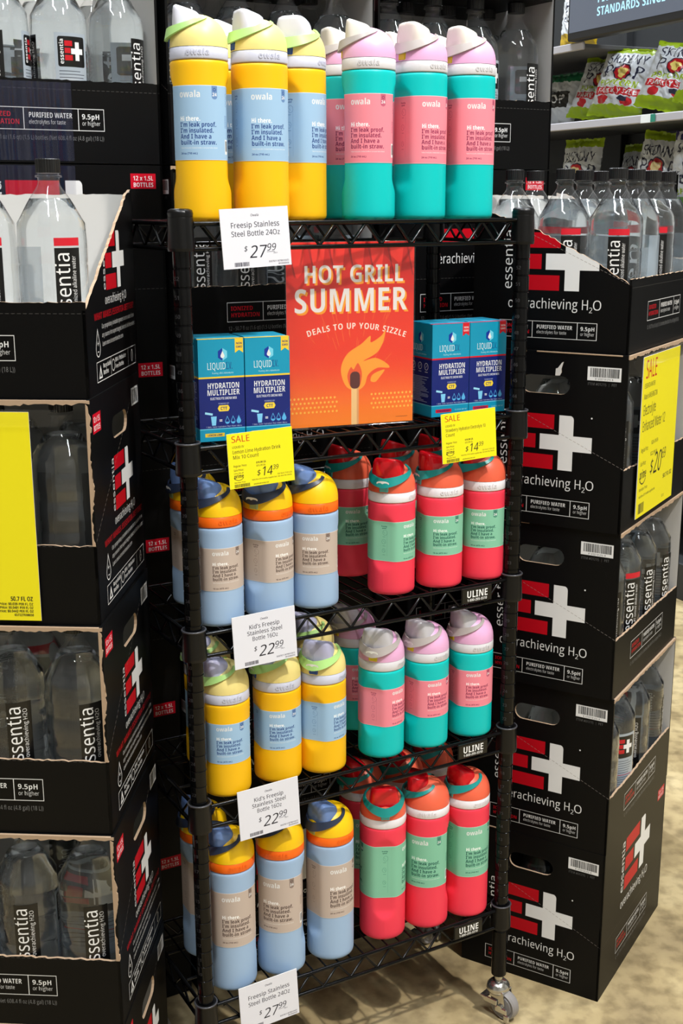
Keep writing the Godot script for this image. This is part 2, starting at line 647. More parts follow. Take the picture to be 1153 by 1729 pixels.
# label sleeve of the insulated bottles: unrolled, the middle faces the button
func print_sleeve(base: Color, ink: Color, tall: bool) -> ImageTexture:
	var w := 1024
	var h := 414 if tall else 312
	var c := Canvas.new(w, h, base)
	var deg := w / 360.0
	var soft := base.lerp(ink, 0.42)
	for s in [50.0, -140.0]:
		var x: float = fposmod((180.0 + s) * deg, w)
		var tx: float = x
		var k := 1.0 if tall else 0.86
		var y0 := 66.0 if tall else 52.0
		c.text("owala", tx, y0, 50 * k, WHITE, "bold", 0.0, 43 * deg * k)
		var y1 := 196.0 if tall else 124.0
		var lead := (33.0 if tall else 28.0)
		c.text("Hi there.", tx, y1, 35 * k, Color(1, 1, 1), "bold", 0.0, 42 * deg * k)
		var lines := ["I'm leak proof.", "I'm insulated.", "And I have a", "built-in straw."]
		var wide := [74.0, 68.0, 63.0, 74.0]
		for i in 4:
			c.text(lines[i], tx, y1 + lead * (i + 1), 36 * k, ink, "bold", 0.0, wide[i] * deg * k)
		c.text("*when FreeSip lid is locked, bottle is leak proof when closed.", tx, y1 + lead * 4 + 22 * k, 11, WHITE, "plain", 0.0, 76 * deg * k)
		c.text("24 oz (710 mL)" if tall else "16 oz (473 mL)", tx, h - (32.0 if tall else 14.0), 15, ink, "bold")
		# the badge that hangs from the upper edge
		var bx := x + 72 * deg * k
		c.rect(bx - 17, 0, 34, 62 * k, soft)
		c.disc(bx, 62 * k, 17, 15, soft)
		c.ring(bx, 24 * k, 9, 9, 3, ink, soft)
		c.text("24", bx, 60 * k, 26, WHITE, "bold", 0.5)
	c.rect(0, 0, w, 3, base.lerp(Color.WHITE, 0.6))
	c.rect(0, h - 3, w, 3, base.lerp(Color.WHITE, 0.4))
	# drawings under the button
	var mx := 180.0 * deg
	c.text("FreeSip", mx, 44, 13, ink, "bold", 0.5)
	c.text("spout", mx, 58, 13, ink, "bold", 0.5)
	var ys := [96.0, 190.0, 290.0] if tall else [88.0, 160.0, 230.0]
	for i in 3:
		c.ring(mx + (7 if i == 0 else -3), ys[i], 19 - i * 3, 22 - i * 3, 2, soft, base)
		c.line(Vector2(mx - 6, ys[i] - 8), Vector2(mx + 6, ys[i] + 8), 2, soft)
		c.rect(mx - 12, ys[i] + 32, 22, 3, soft)
	c.line(Vector2(mx + 24, 80), Vector2(mx + 24, h - 40), 1.4, soft)
	# bar code and notes behind
	var bx2 := 335.0 * deg
	c.rect(bx2 - 26, h * 0.72, 52, h * 0.2, WHITE)
	c.barcode(bx2 - 21, h * 0.74, 42, h * 0.14, Color(0.1, 0.1, 0.1), 21)
	for i in 9:
		c.rect(bx2 - 26, h * 0.4 + i * 8.0, 44 - (i % 3) * 6, 3, soft)
	for i in 3:
		c.ring(bx2 - 8, 52 + i * 26.0, 9, 11, 2, soft, base)
	return c.texture()

func price_card(lines: Array, price: String, cents: String, salt: int) -> ImageTexture:
	var c := Canvas.new(416, 320, Color(0.87, 0.87, 0.9))
	var k := Color(0.07, 0.06, 0.12)
	c.text("Owala", 208, 46, 18, k, "plain", 0.5, 0.0, 0.0, 0.15)
	var three := lines.size() > 2
	var y := 92.0 if three else 104.0
	for l in lines:
		c.text(l, 208, y, 36 if three else 40, k, "plain", 0.5, minf(300.0, l.length() * (15.5 if three else 17.5)))
		y += 37 if three else 46
	var by := 268.0
	c.text("$", 128, by - 36, 40, k, "plain", 0.0, 0.0, 0.0, 0.2)
	c.text(price, 158, by, 92, k, "plain", 0.0, 100, 0.0, 0.2)
	c.text(cents, 266, by - 34, 52, k, "plain", 0.0, 56, 0.0, 0.2)
	c.rect(268, by - 28, 50, 2, k)
	c.text("EACH", 308, by - 16, 10, k)
	c.barcode(66, 288, 90, 22, k, salt)
	c.text("850078211 807985105472", 400, 298, 13, k, "plain", 1.0, 124)
	c.text("081006660050", 400, 312, 12, k, "plain", 1.0, 66)
	return c.texture()

func sale_card(brand: String, lines: Array, price: String, cents: String, salt: int) -> ImageTexture:
	var c := Canvas.new(416, 320, Color(0.93, 0.88, 0.06))
	var k := Color(0.1, 0.09, 0.04)
	c.text("SALE", 26, 52, 52, Color(0.75, 0.09, 0.07), "plain", 0.0, 116)
	c.text(brand, 30, 86, 18, k, "plain", 0.0, 74)
	var y := 118.0
	for l in lines:
		c.text(l, 30, y, 29, k, "plain", 0.0, minf(306.0, l.length() * 13.6))
		y += 31
	c.text("Regular Price:", 30, 196, 17, k, "plain", 0.0, 84)
	c.text("$19.99 EA", 174, 190, 16, k, "bold", 0.0, 62)
	c.text("Sale Price:", 30, 220, 17, k, "plain", 0.0, 62)
	c.text("$15.99 EA", 174, 208, 15, k, "plain", 0.0, 58)
	c.text("Extra 10% off", 30, 236, 10, k)
	c.text("prime", 30, 260, 30, k, "bold", 0.0, 60)
	for i in 9:
		var a := PI * (0.2 + 0.6 * i / 8.0)
		var b := PI * (0.2 + 0.6 * (i + 1) / 8.0)
		c.line(Vector2(60 + cos(a) * 34, 244 + sin(a) * 30), Vector2(60 + cos(b) * 34, 244 + sin(b) * 30), 3, k)
	c.text("Member Price", 30, 290, 11, k)
	c.text("$", 172, 262, 46, k, "plain", 0.0, 0.0, 0.0, 0.2)
	c.text(price, 200, 266, 74, k, "plain", 0.0, 72, 0.0, 0.2)
	c.text(cents, 276, 238, 38, k, "plain", 0.0, 36, 0.0, 0.2)
	c.text("Valid thru 07/14 while supplies last. See store for details.", 400, 286, 11, k, "plain", 1.0, 260)
	c.text("10/16-0 7/31/25", 400, 272, 12, k, "plain", 1.0, 96)
	c.barcode(30, 296, 98, 20, k, salt)
	c.text("wholefoodsmarket.com", 150, 312, 12, k, "plain", 0.0, 96)
	return c.texture()

func stick_box_print(accent: Color, flavour: String, ribbon: String, side: bool) -> ImageTexture:
	var teal := Color(0.055, 0.58, 0.72)
	var navy := Color(0.06, 0.13, 0.44)
	var c := Canvas.new(300, 600, navy)
	c.rect(0, 0, 300, 224, teal)
	c.rect(0, 218, 300, 10, accent)
	c.rect(0, 524, 300, 76, teal)
	c.rect(0, 524, 300, 6, Color(0.4, 0.75, 0.85))
	# diamond of drops
	var cx := 160.0
	c.poly(PackedVector2Array([Vector2(cx - 30, 70), Vector2(cx, 52), Vector2(cx, 126), Vector2(cx - 30, 108)]), Color(0.05, 0.2, 0.6))
	c.poly(PackedVector2Array([Vector2(cx + 30, 70), Vector2(cx, 52), Vector2(cx, 126), Vector2(cx + 30, 108)]), Color(0.45, 0.8, 0.9))
	c.drop(cx, 98, 13, WHITE)
	c.text("LIQUID", cx + 18, 176, 56, WHITE, "plain", 1.0, 122)
	c.text("I.V.", cx + 22, 176, 56, navy, "plain", 0.0, 40)
	c.text("Fueling Life's Adventures", cx, 202, 14, WHITE, "plain", 0.5, 140)
	if side:
		for i in 3:
			c.ring(70 + i * 80.0, 276, 24, 24, 4, WHITE, navy)
			c.line(Vector2(58 + i * 80.0, 286), Vector2(82 + i * 80.0, 266), 3, WHITE)
			c.rect(52 + i * 80.0, 310, 36, 4, WHITE)
		var g := RandomNumberGenerator.new()
		g.seed = 4
		for i in 20:
			c.rect(30, 344 + i * 8.5, g.randf_range(120, 240), 3.2, Color(0.75, 0.8, 0.9))
		return c.texture()
	for i in 9:
		c.line(Vector2(150 + i * 22.0, 524), Vector2(300, 420 + i * 16.0), 1.6, Color(0.12, 0.24, 0.58))
	c.text("HYDRATION", cx, 288, 46, WHITE, "bold", 0.5, 210)
	c.text("MULTIPLIER", cx, 328, 46, WHITE, "bold", 0.5, 216)
	c.text("ELECTROLYTE DRINK MIX", cx, 354, 20, WHITE, "bold", 0.5, 176)
	c.text("POWERED BY", cx, 382, 12, WHITE, "plain", 0.5)
	c.poly(PackedVector2Array([Vector2(cx - 40, 406), Vector2(cx - 30, 388), Vector2(cx + 30, 388), Vector2(cx + 40, 406), Vector2(cx + 30, 424), Vector2(cx - 30, 424)]), Color(0.95, 0.82, 0.25))
	c.text("CTT", cx, 416, 26, navy, "bold", 0.5)
	c.poly(PackedVector2Array([Vector2(74, 452), Vector2(112, 452), Vector2(106, 506), Vector2(80, 506)]), Color(0.5, 0.8, 0.95))
	c.line(Vector2(36, 430), Vector2(86, 440), 13, Color(0.6, 0.85, 0.95))
	c.text("=", 138, 492, 40, WHITE, "bold", 0.5)
	for i in 3:
		c.drop(182 + i * 38.0, 486, 15, Color(0.35, 0.7, 0.9))
		if i < 2:
			c.drop(182 + i * 38.0, 484, 11, navy)
			c.rect(172 + i * 38.0, 488, 20, 8, Color(0.35, 0.7, 0.9))
	c.text("1 Stick. Faster Hydration Than Water Alone.", cx, 519, 13, WHITE, "plain", 0.5, 240)
	c.rect(34, 552, 128, 22, accent)
	c.text(flavour, 98, 569, 16, navy, "bold", 0.5)
	c.text("10 STICKS  NET WT", 288, 566, 12, WHITE, "plain", 1.0)
	# ribbon
	c.poly(PackedVector2Array([Vector2(242, 0), Vector2(296, 0), Vector2(296, 84), Vector2(269, 66), Vector2(242, 84)]), accent)
	c.text(ribbon.get_slice(" ", 0), 269, 34, 17, navy if accent.g > 0.5 else WHITE, "bold", 0.5)
	c.text(ribbon.get_slice(" ", 1), 269, 54, 17, navy if accent.g > 0.5 else WHITE, "bold", 0.5)
	return c.texture()

func poster_print() -> ImageTexture:
	var w := 636
	var h := 830
	var c := Canvas.new(w, h, Color(0.9, 0.2, 0.1))
	for i in h * 2:
		var t := i / (h * 2.0)
		c.im.fill_rect(Rect2i(0, i, w * 2, 1), Color(0.8, 0.07, 0.06).lerp(Color(0.9, 0.19, 0.08), smoothstep(0.1, 0.5, t)).lerp(Color(0.97, 0.5, 0.1), smoothstep(0.55, 1.0, t)))
	# the grill grate at the top
	for i in 7:
		var x := 20.0 + i * 98.0
		c.poly(PackedVector2Array([Vector2(x, 0), Vector2(x + 74, 0), Vector2(x + 58, 130), Vector2(x + 34, 158), Vector2(x + 12, 120)]), Color(0.93, 0.17, 0.13))
		c.line(Vector2(x - 14, 0), Vector2(x + 22, 150), 8, Color(0.66, 0.06, 0.07))
	c.line(Vector2(0, 206), Vector2(w, 212), 30, Color(0.8, 0.11, 0.09))
	var shade := Color(0.95, 0.6, 0.12)
	var pale := Color(0.9, 0.88, 0.88)
	for k in 2:
		var d := 9.0 - 9.0 * k
		var col := shade if k == 0 else pale
		c.text("HOT GRILL", 330 + d, 178 + d, 106, col, "bold", 0.5, 500)
		c.text("SUMMER", 318 + d, 306 + d, 142, col, "bold", 0.5, 566)
	var g := RandomNumberGenerator.new()
	g.seed = 9
	for i in 22:
		var a := Vector2(g.randf_range(120, 520), g.randf_range(330, 560))
		c.line(a, a + (a - Vector2(330, 700)).normalized() * g.randf_range(30, 120), 1.6, Color(0.95, 0.5, 0.2))
	var word := "DEALS TO UP YOUR SIZZLE"
	var x := 100.0
	for ch in word:
		var wd := 14.0 if ch == " " else Canvas.width(ch, "bold") * 37.0 + 2.5
		var u := (x - 318.0) / 218.0
		if ch != " ":
			c.text(ch, x, 384 + u * u * 30.0, 37, Color(0.95, 0.9, 0.86), "bold", 0.0, 0.0, u * 0.3)
		x += wd
	# flame and match
	var fl := func(pts: Array, col: Color) -> void:
		var p := PackedVector2Array()
		var n := pts.size()
		for i in n:
			for t in 6:
				var q: Vector2 = pts[i].cubic_interpolate(pts[(i + 1) % n], pts[(i - 1 + n) % n], pts[(i + 2) % n], t / 6.0)
				p.append(Vector2(q.x, 660.0 - (660.0 - q.y) * 0.92))
		c.poly(p, col)
	var orange := Color(0.97, 0.61, 0.17)
	fl.call([Vector2(300, 650), Vector2(272, 600), Vector2(268, 540), Vector2(300, 480), Vector2(368, 436), Vector2(414, 398), Vector2(418, 430), Vector2(470, 400), Vector2(492, 370), Vector2(480, 430), Vector2(446, 484), Vector2(380, 520), Vector2(440, 508), Vector2(494, 534), Vector2(512, 560), Vector2(452, 558), Vector2(404, 590), Vector2(386, 640), Vector2(350, 664)], orange)
	fl.call([Vector2(312, 640), Vector2(298, 590), Vector2(316, 548), Vector2(330, 560), Vector2(352, 530), Vector2(372, 580), Vector2(362, 640), Vector2(338, 656)], Color(0.9, 0.32, 0.13))
	fl.call([Vector2(416, 620), Vector2(430, 588), Vector2(488, 568), Vector2(462, 606), Vector2(440, 628)], orange)
	c.rect(318, 650, 38, 180, Color(0.93, 0.76, 0.52))
	c.rect(346, 650, 10, 180, Color(0.86, 0.62, 0.4))
	c.round_rect(312, 578, 50, 78, 22, Color(0.33, 0.12, 0.11))
	for r in 4:
		for k in 12:
			for side in [0, 1]:
				var dx := (14.0 + k * 20.0) if side == 0 else (w - 14.0 - k * 20.0)
				if absf(dx - 337.0) > 70.0:
					c.disc(dx + (10 if r % 2 else 0), 690 + r * 21.0 - side * 4.0, 5.2, 5.2, Color(0.97, 0.7, 0.26))
	c.rect(548, 796, 60, 2, Color(0.5, 0.2, 0.08))
	return c.texture()

func film_label(text_size: String, word2: String) -> ImageTexture:
	# black upright panel of the water bottle, 0.034 wide and 0.155 tall
	var c := Canvas.new(136, 620, INK)
	c.text("essentia", 76, 398, 108, WHITE, "plain", 0.0, 372, -PI / 2)
	c.text(word2, 110, 330, 34, WHITE, "plain", 0.0, 290, -PI / 2)
	return c.texture()

func badge_label() -> ImageTexture:
	var c := Canvas.new(240, 480, Color(0.62, 0.66, 0.7))
	c.round_rect(20, 20, 200, 170, 14, INK)
	c.text("essentia", 58, 176, 38, WHITE, "bold", 0.0, 140, -PI / 2)
	for k in 3:
		c.rect(66, 44 + k * 40.0, 54 if k != 1 else 40, 30, RED)
	c.rect(110, 86, 92, 32, WHITE)
	c.rect(140, 50, 32, 104, WHITE)
	for k in 12:
		c.rect(24, 212 + k * 18.0, 150 + (k * 37) % 46, 4, RED if k == 6 else Color(0.25, 0.27, 0.3))
	return c.texture()

func bag_print(kind: int) -> ImageTexture:
	var c := Canvas.new(400, 520, Color(0.84, 0.86, 0.88))
	var k := Color(0.13, 0.14, 0.24)
	var green := Color(0.62, 0.74, 0.04)
	if kind == 0:
		c.rect(0, 0, 400, 44, green)
		c.rect(0, 436, 400, 84, green)
		c.text("SKINNY", 200, 130, 100, k, "plain", 0.5, 300)
		c.text("P", 58, 240, 130, k, "plain")
		c.text("P", 284, 240, 130, k, "plain")
		c.ring(208, 200, 66, 66, 9, k, Color(0.72, 0.05, 0.1))
		c.disc(194, 190, 26, 24, Color(0.93, 0.84, 0.45))
		c.disc(222, 192, 24, 24, Color(0.93, 0.84, 0.45))
		c.disc(208, 214, 24, 26, Color(0.93, 0.84, 0.45))
		c.text("POPCORN", 200, 304, 58, green, "bold", 0.5, 290)
		c.rect(30, 314, 340, 52, Color(0.78, 0.05, 0.12))
		c.text("FAMILY SIZE", 200, 356, 48, WHITE, "bold", 0.5, 300)
		c.disc(110, 402, 40, 34, Color(0.78, 0.08, 0.14))
		c.disc(290, 404, 46, 30, Color(0.78, 0.08, 0.14))
		c.round_rect(224, 372, 70, 34, 14, k)
	elif kind == 1:
		c.rect(0, 0, 400, 70, green)
		c.text("SKINNY", 200, 190, 110, k, "plain", 0.5, 330)
		c.text("P", 40, 320, 150, k, "plain")
		c.text("P", 300, 320, 150, k, "plain")
		c.ring(205, 274, 76, 76, 10, k, Color(0.72, 0.05, 0.1))
		for q in [Vector2(188, 262), Vector2(222, 264), Vector2(205, 292)]:
			c.disc(q.x, q.y, 28, 27, Color(0.93, 0.84, 0.6))
		c.text("POPCORN", 200, 410, 62, green, "bold", 0.5, 310)
		c.rect(0, 440, 400, 80, Color(0.9, 0.82, 0.2))
	elif kind == 2:
		c.rect(0, 0, 400, 70, Color(0.86, 0.86, 0.9))
		for i in 7:
			c.rect(i * 60.0, 0, 30, 70, Color(0.2, 0.18, 0.4))
		c.text("SKINNY", 200, 160, 90, k, "plain", 0.5, 300)
		c.ring(205, 236, 66, 66, 9, k, Color(0.72, 0.05, 0.1))
		c.disc(205, 236, 40, 38, Color(0.93, 0.84, 0.6))
		c.text("Kettle", 200, 380, 120, k, "serifbold", 0.5, 300)
		c.text("POPCORN", 200, 450, 62, green, "bold", 0.5, 300)
		c.rect(0, 470, 400, 50, Color(0.45, 0.65, 0.3))
	elif kind == 3:
		c.text("ANGELENO STYLE", 210, 120, 30, k, "plain", 0.5)
		c.text("Elote", 200, 250, 110, k, "bold", 0.5)
		c.text("popcorn", 200, 320, 70, k, "plain", 0.5)
		c.rect(0, 400, 400, 120, Color(0.85, 0.7, 0.1))
	else:
		c.rect(0, 0, 400, 90, Color(0.05, 0.42, 0.26))
		c.rect(60, 190, 280, 150, INK)
		c.text("POP", 200, 300, 110, WHITE, "bold", 0.5, 220)
	return c.texture()

# ---------------------------------------------------------------- the wire rack
const RACK_W := 0.5744
const RACK_D := 0.2518
const RINGS := [1.434, 1.125, 0.8486, 0.573, 0.229]
const POST_LOW := 0.086

func post_profile() -> Array:
	var p := [Vector2(0, POST_LOW), Vector2(0.0127, POST_LOW)]
	var y := 1.365 - floorf((1.365 - POST_LOW) / 0.0254) * 0.0254
	while y < 0.19:
		y += 0.0254
	p.append_array([Vector2(0.0136, POST_LOW), Vector2(0.0138, POST_LOW + 0.003), Vector2(0.0136, 0.176), Vector2(0.0127, 0.178)])
	while y < 1.41:
		p.append_array([Vector2(0.0127, y - 0.0014), Vector2(0.0115, y - 0.0006), Vector2(0.0115, y + 0.0006), Vector2(0.0127, y + 0.0014)])
		y += 0.0254
	p.append_array([Vector2(0.0127, 1.436), Vector2(0, 1.436)])
	return p

func rounded_rect_path(x0: float, x1: float, z0: float, z1: float, y: float, r: float) -> Array:
	var out := []
	var cs := [Vector2(x1 - r, z1 - r), Vector2(x0 + r, z1 - r), Vector2(x0 + r, z0 + r), Vector2(x1 - r, z0 + r)]
	for k in 4:
		for i in 5:
			var a := PI * 0.5 * k + PI * 0.5 * i / 4.0
			out.append(Vector3(cs[k].x + cos(a) * r, y, cs[k].y + sin(a) * r))
	return out

func zigzag(a: Vector3, b: Vector3, drop: float, n: int) -> Array:
	var out := []
	for i in n + 1:
		var p := a.lerp(b, float(i) / n)
		var low := i % 2 == 1
		var d := (b - a) / n * 0.08
		out.append(p - d - Vector3(0, drop if low else 0.0, 0))
		out.append(p + d - Vector3(0, drop if low else 0.0, 0))
	return out

func plate_print() -> ImageTexture:
	var c := Canvas.new(236, 96, Color(0.02, 0.02, 0.022))
	c.text("ULINE", 118, 62, 66, Color(0.95, 0.95, 0.95), "bold", 0.5, 170)
	c.text("1-800-295-5510", 118, 88, 25, Color(0.95, 0.95, 0.95), "bold", 0.5, 160)
	return c.texture()

func build_rack() -> void:
	var rack := thing("wire_shelving_rack", "black wire shelving rack on casters holding bottles, boxes and a poster", "shelf rack")
	var corners := [Vector2(0, 0), Vector2(RACK_W, 0), Vector2(0, -RACK_D), Vector2(RACK_W, -RACK_D)]
	var post_mesh := turned(post_profile(), 20, true)
	var num_mat := mat(rgb(44, 44, 48), 0.5)
	for c in corners:
		var p := part("post", post_mesh, M.rack, rack, Vector3(c.x, 0, c.y))
		# raised figures beside the grooves
		if c.y == 0.0:
			var st := begin()
			st.set_smooth_group(-1)
			for k in 50:
				var yy := 1.365 - 0.0254 * (k + 0.62)
				var g := Canvas.glyphs(str(52 - k), "bold")
				for i in range(0, g.size() - 2, 3):
					var v := []
					for j in 3:
						var q := g[i + j]
						var a := deg_to_rad(-78.0) + q.x * 0.0075 / 0.0128
						v.append(Vector3(sin(a) * 0.01295, yy + q.y * 0.0075, cos(a) * 0.01295))
					tri(st, v[0], v[1], v[2])
			part("numerals", done(st), num_mat, p)
	var collar_mesh := turned([Vector2(0.0128, -0.046), Vector2(0.0182, -0.046), Vector2(0.0188, -0.042), Vector2(0.0172, -0.002), Vector2(0.0166, 0.0), Vector2(0.0128, 0.0)], 24, true)
	var ring_mesh: ArrayMesh
	var rs := begin()
	var ring_pts := []
	for i in 28:
		ring_pts.append(Vector3(cos(TAU * i / 28) * 0.0172, -0.0005, sin(TAU * i / 28) * 0.0172))
	tube(rs, ring_pts, 0.0016, 6, true)
	ring_mesh = done(rs)
	var cap := begin()
	lathe(cap, [Vector2(0.0172, -0.004), Vector2(0.0176, 0.001), Vector2(0.0165, 0.005), Vector2(0.012, 0.007), Vector2(0.0, 0.0072)], 24, false)
	var cap_mesh := done(cap)
	var plate_mat := print_mat(plate_print(), 0.35)
	# one long wire of the deck, shared by all
	var wst := begin()
	tube(wst, [Vector3(0, 0, 0.002), Vector3(0, 0, -RACK_D - 0.002)], 0.0017, 6)
	var wire := done(wst)
	for s in 5:
		var y: float = RINGS[s] - 0.0095
		var st := begin()
		var e := 0.004
		# two rail loops and the zigzag between them, on four sides
		for dy in [0.0, -0.034]:
			tube(st, [Vector3(0.017, dy, e), Vector3(RACK_W - 0.017, dy, e)], 0.0032, 8)
			tube(st, [Vector3(0.017, dy, -RACK_D - e), Vector3(RACK_W - 0.017, dy, -RACK_D - e)], 0.0032, 8)
			tube(st, [Vector3(-e, dy, -0.017), Vector3(-e, dy, -RACK_D + 0.017)], 0.0032, 8)
			tube(st, [Vector3(RACK_W + e, dy, -0.017), Vector3(RACK_W + e, dy, -RACK_D + 0.017)], 0.0032, 8)
		var n := 20
		tube(st, zigzag(Vector3(0.03, -0.004, e), Vector3(RACK_W - 0.03, -0.004, e), 0.026, n), 0.0021, 6)
		tube(st, zigzag(Vector3(0.03, -0.004, -RACK_D - e), Vector3(RACK_W - 0.03, -0.004, -RACK_D - e), 0.026, n), 0.0021, 6)
		tube(st, zigzag(Vector3(-e, -0.004, -0.03), Vector3(-e, -0.004, -RACK_D + 0.03), 0.026, 6), 0.0021, 6)
		tube(st, zigzag(Vector3(RACK_W + e, -0.004, -0.03), Vector3(RACK_W + e, -0.004, -RACK_D + 0.03), 0.026, 6), 0.0021, 6)
		# stays under the deck wires
		for z in [-0.085, -0.168]:
			tube(st, [Vector3(0.002, -0.0035, z), Vector3(RACK_W - 0.002, -0.0035, z)], 0.0026, 6)
		var sh := part("shelf", done(st), M.rack, rack, Vector3(0, y, 0))
		for k in 23:
			part("deck_wire", wire, M.rack, sh, Vector3(0.0225 + k * (RACK_W - 0.045) / 22.0, 0.001, 0))
		for c in corners:
			var col := part("collar", collar_mesh, M.collar, sh, Vector3(c.x, RINGS[s] - y, c.y))
			if s == 0:
				part("post_cap", cap_mesh, M.collar, sh, Vector3(c.x, RINGS[s] - y + 0.003, c.y))
			else:
				part("collar_ring", ring_mesh, M.ring, sh, Vector3(c.x, RINGS[s] - y, c.y))
		if s >= 2:
			var ps := begin()
			quad(ps, Vector3(0, 0.0235, 0.0022), Vector3(0.058, 0.0235, 0.0022), Vector3(0.058, 0, 0.0022), Vector3(0, 0, 0.0022))
			var pl := part("maker_plate", box_mesh(Vector3(0.06, 0.0265, 0.003), 0.0008, Vector3(0.029, 0.0118, 0)), M.collar, sh, Vector3(0.4665, -0.0245, 0.0105))
			part("lettering", done(ps), plate_mat, pl)
	# casters
	var yoke := begin()
	lathe(yoke, [Vector2(0.0075, 0.07), Vector2(0.0075, 0.088), Vector2(0, 0.088)], 16, true)
	lathe(yoke, [Vector2(0.0, 0.052), Vector2(0.02, 0.052), Vector2(0.0215, 0.056), Vector2(0.0205, 0.064), Vector2(0.014, 0.071), Vector2(0.0, 0.072)], 20, false, 9)
	for sx in [-1.0, 1.0]:
		# each fork leg narrows from the race down to the axle
		yoke.set_smooth_group(-1)
		var q := [Vector2(0.016, 0.058), Vector2(-0.02, 0.058), Vector2(-0.024, 0.03), Vector2(-0.017, 0.021), Vector2(-0.009, 0.022), Vector2(0.006, 0.042)]
		for side in [0.0118, 0.0142]:
			for i in range(1, q.size() - 1):
				tri(yoke, Vector3(sx * side, q[0].y, q[0].x), Vector3(sx * side, q[i].y, q[i].x), Vector3(sx * side, q[i + 1].y, q[i + 1].x))
		for i in q.size():
			var a: Vector2 = q[i]
			var b: Vector2 = q[(i + 1) % q.size()]
			quad(yoke, Vector3(sx * 0.0118, a.y, a.x), Vector3(sx * 0.0142, a.y, a.x), Vector3(sx * 0.0142, b.y, b.x), Vector3(sx * 0.0118, b.y, b.x))
	block(yoke, Vector3(0, 0.0575, -0.002), Vector3(0.0284, 0.0028, 0.036), 0.001)
	var yoke_mesh := done(yoke)
	var wheel_mesh := turned([Vector2(0.006, -0.0095), Vector2(0.0185, -0.0095), Vector2(0.0195, -0.0075), Vector2(0.0245, -0.0095), Vector2(0.0272, -0.006), Vector2(0.0278, 0.0), Vector2(0.0272, 0.006), Vector2(0.0245, 0.0095), Vector2(0.0195, 0.0075), Vector2(0.0185, 0.0095), Vector2(0.006, 0.0095)], 32, true)
	var hub_mesh := turned([Vector2(0, -0.0185), Vector2(0.0065, -0.0185), Vector2(0.0065, 0.0185), Vector2(0, 0.0185)], 6, true)
	var lever := begin()
	block(lever, Vector3(0.004, 0.006, 0.026), Vector3(0.03, 0.003, 0.014), 0.001)
	block(lever, Vector3(0.0165, 0.002, 0.012), Vector3(0.003, 0.011, 0.03), 0.001)
	block(lever, Vector3(0.0165, -0.008, -0.012), Vector3(0.004, 0.012, 0.026), 0.002)
	block(lever, Vector3(0.0165, -0.02, -0.024), Vector3(0.004, 0.014, 0.012), 0.002)
	var lever_mesh := done(lever)
	var turns := [40.0, 199.0, 200.0, -75.0]
	for i in 4:
		var c: Vector2 = corners[i]
		var y := part("caster", yoke_mesh, M.chrome, rack, Vector3(c.x, 0, c.y), Vector3(0, deg_to_rad(turns[i]), 0))
		part("wheel", wheel_mesh, M.wheel, y, Vector3(0, 0.0278, -0.015), Vector3(0, 0, PI / 2))
		part("axle_bolt", hub_mesh, M.chrome, y, Vector3(0, 0.0278, -0.015), Vector3(0, 0, PI / 2))
		part("brake_lever", lever_mesh, M.chrome, y, Vector3(0, 0.033, -0.006))

# ---------------------------------------------------------------- insulated drinking bottles
var BR := 0.0378
var bottle_meshes := {}

func body_radius(a: float, y: float, lo: float, hi: float) -> float:
	var d := 0.0046 * smoothstep(lo, lo + 0.022, y) * (1.0 - smoothstep(hi - 0.022, hi, y))
	return minf(BR, (BR - d) / maxf(0.2, absf(cos(a))))

func dome(y: float) -> float:
	var t := clampf(y / 0.0435, 0.0, 1.0)
	return BR * pow(maxf(0.0, 1.0 - pow(t, 2.5)), 0.52)

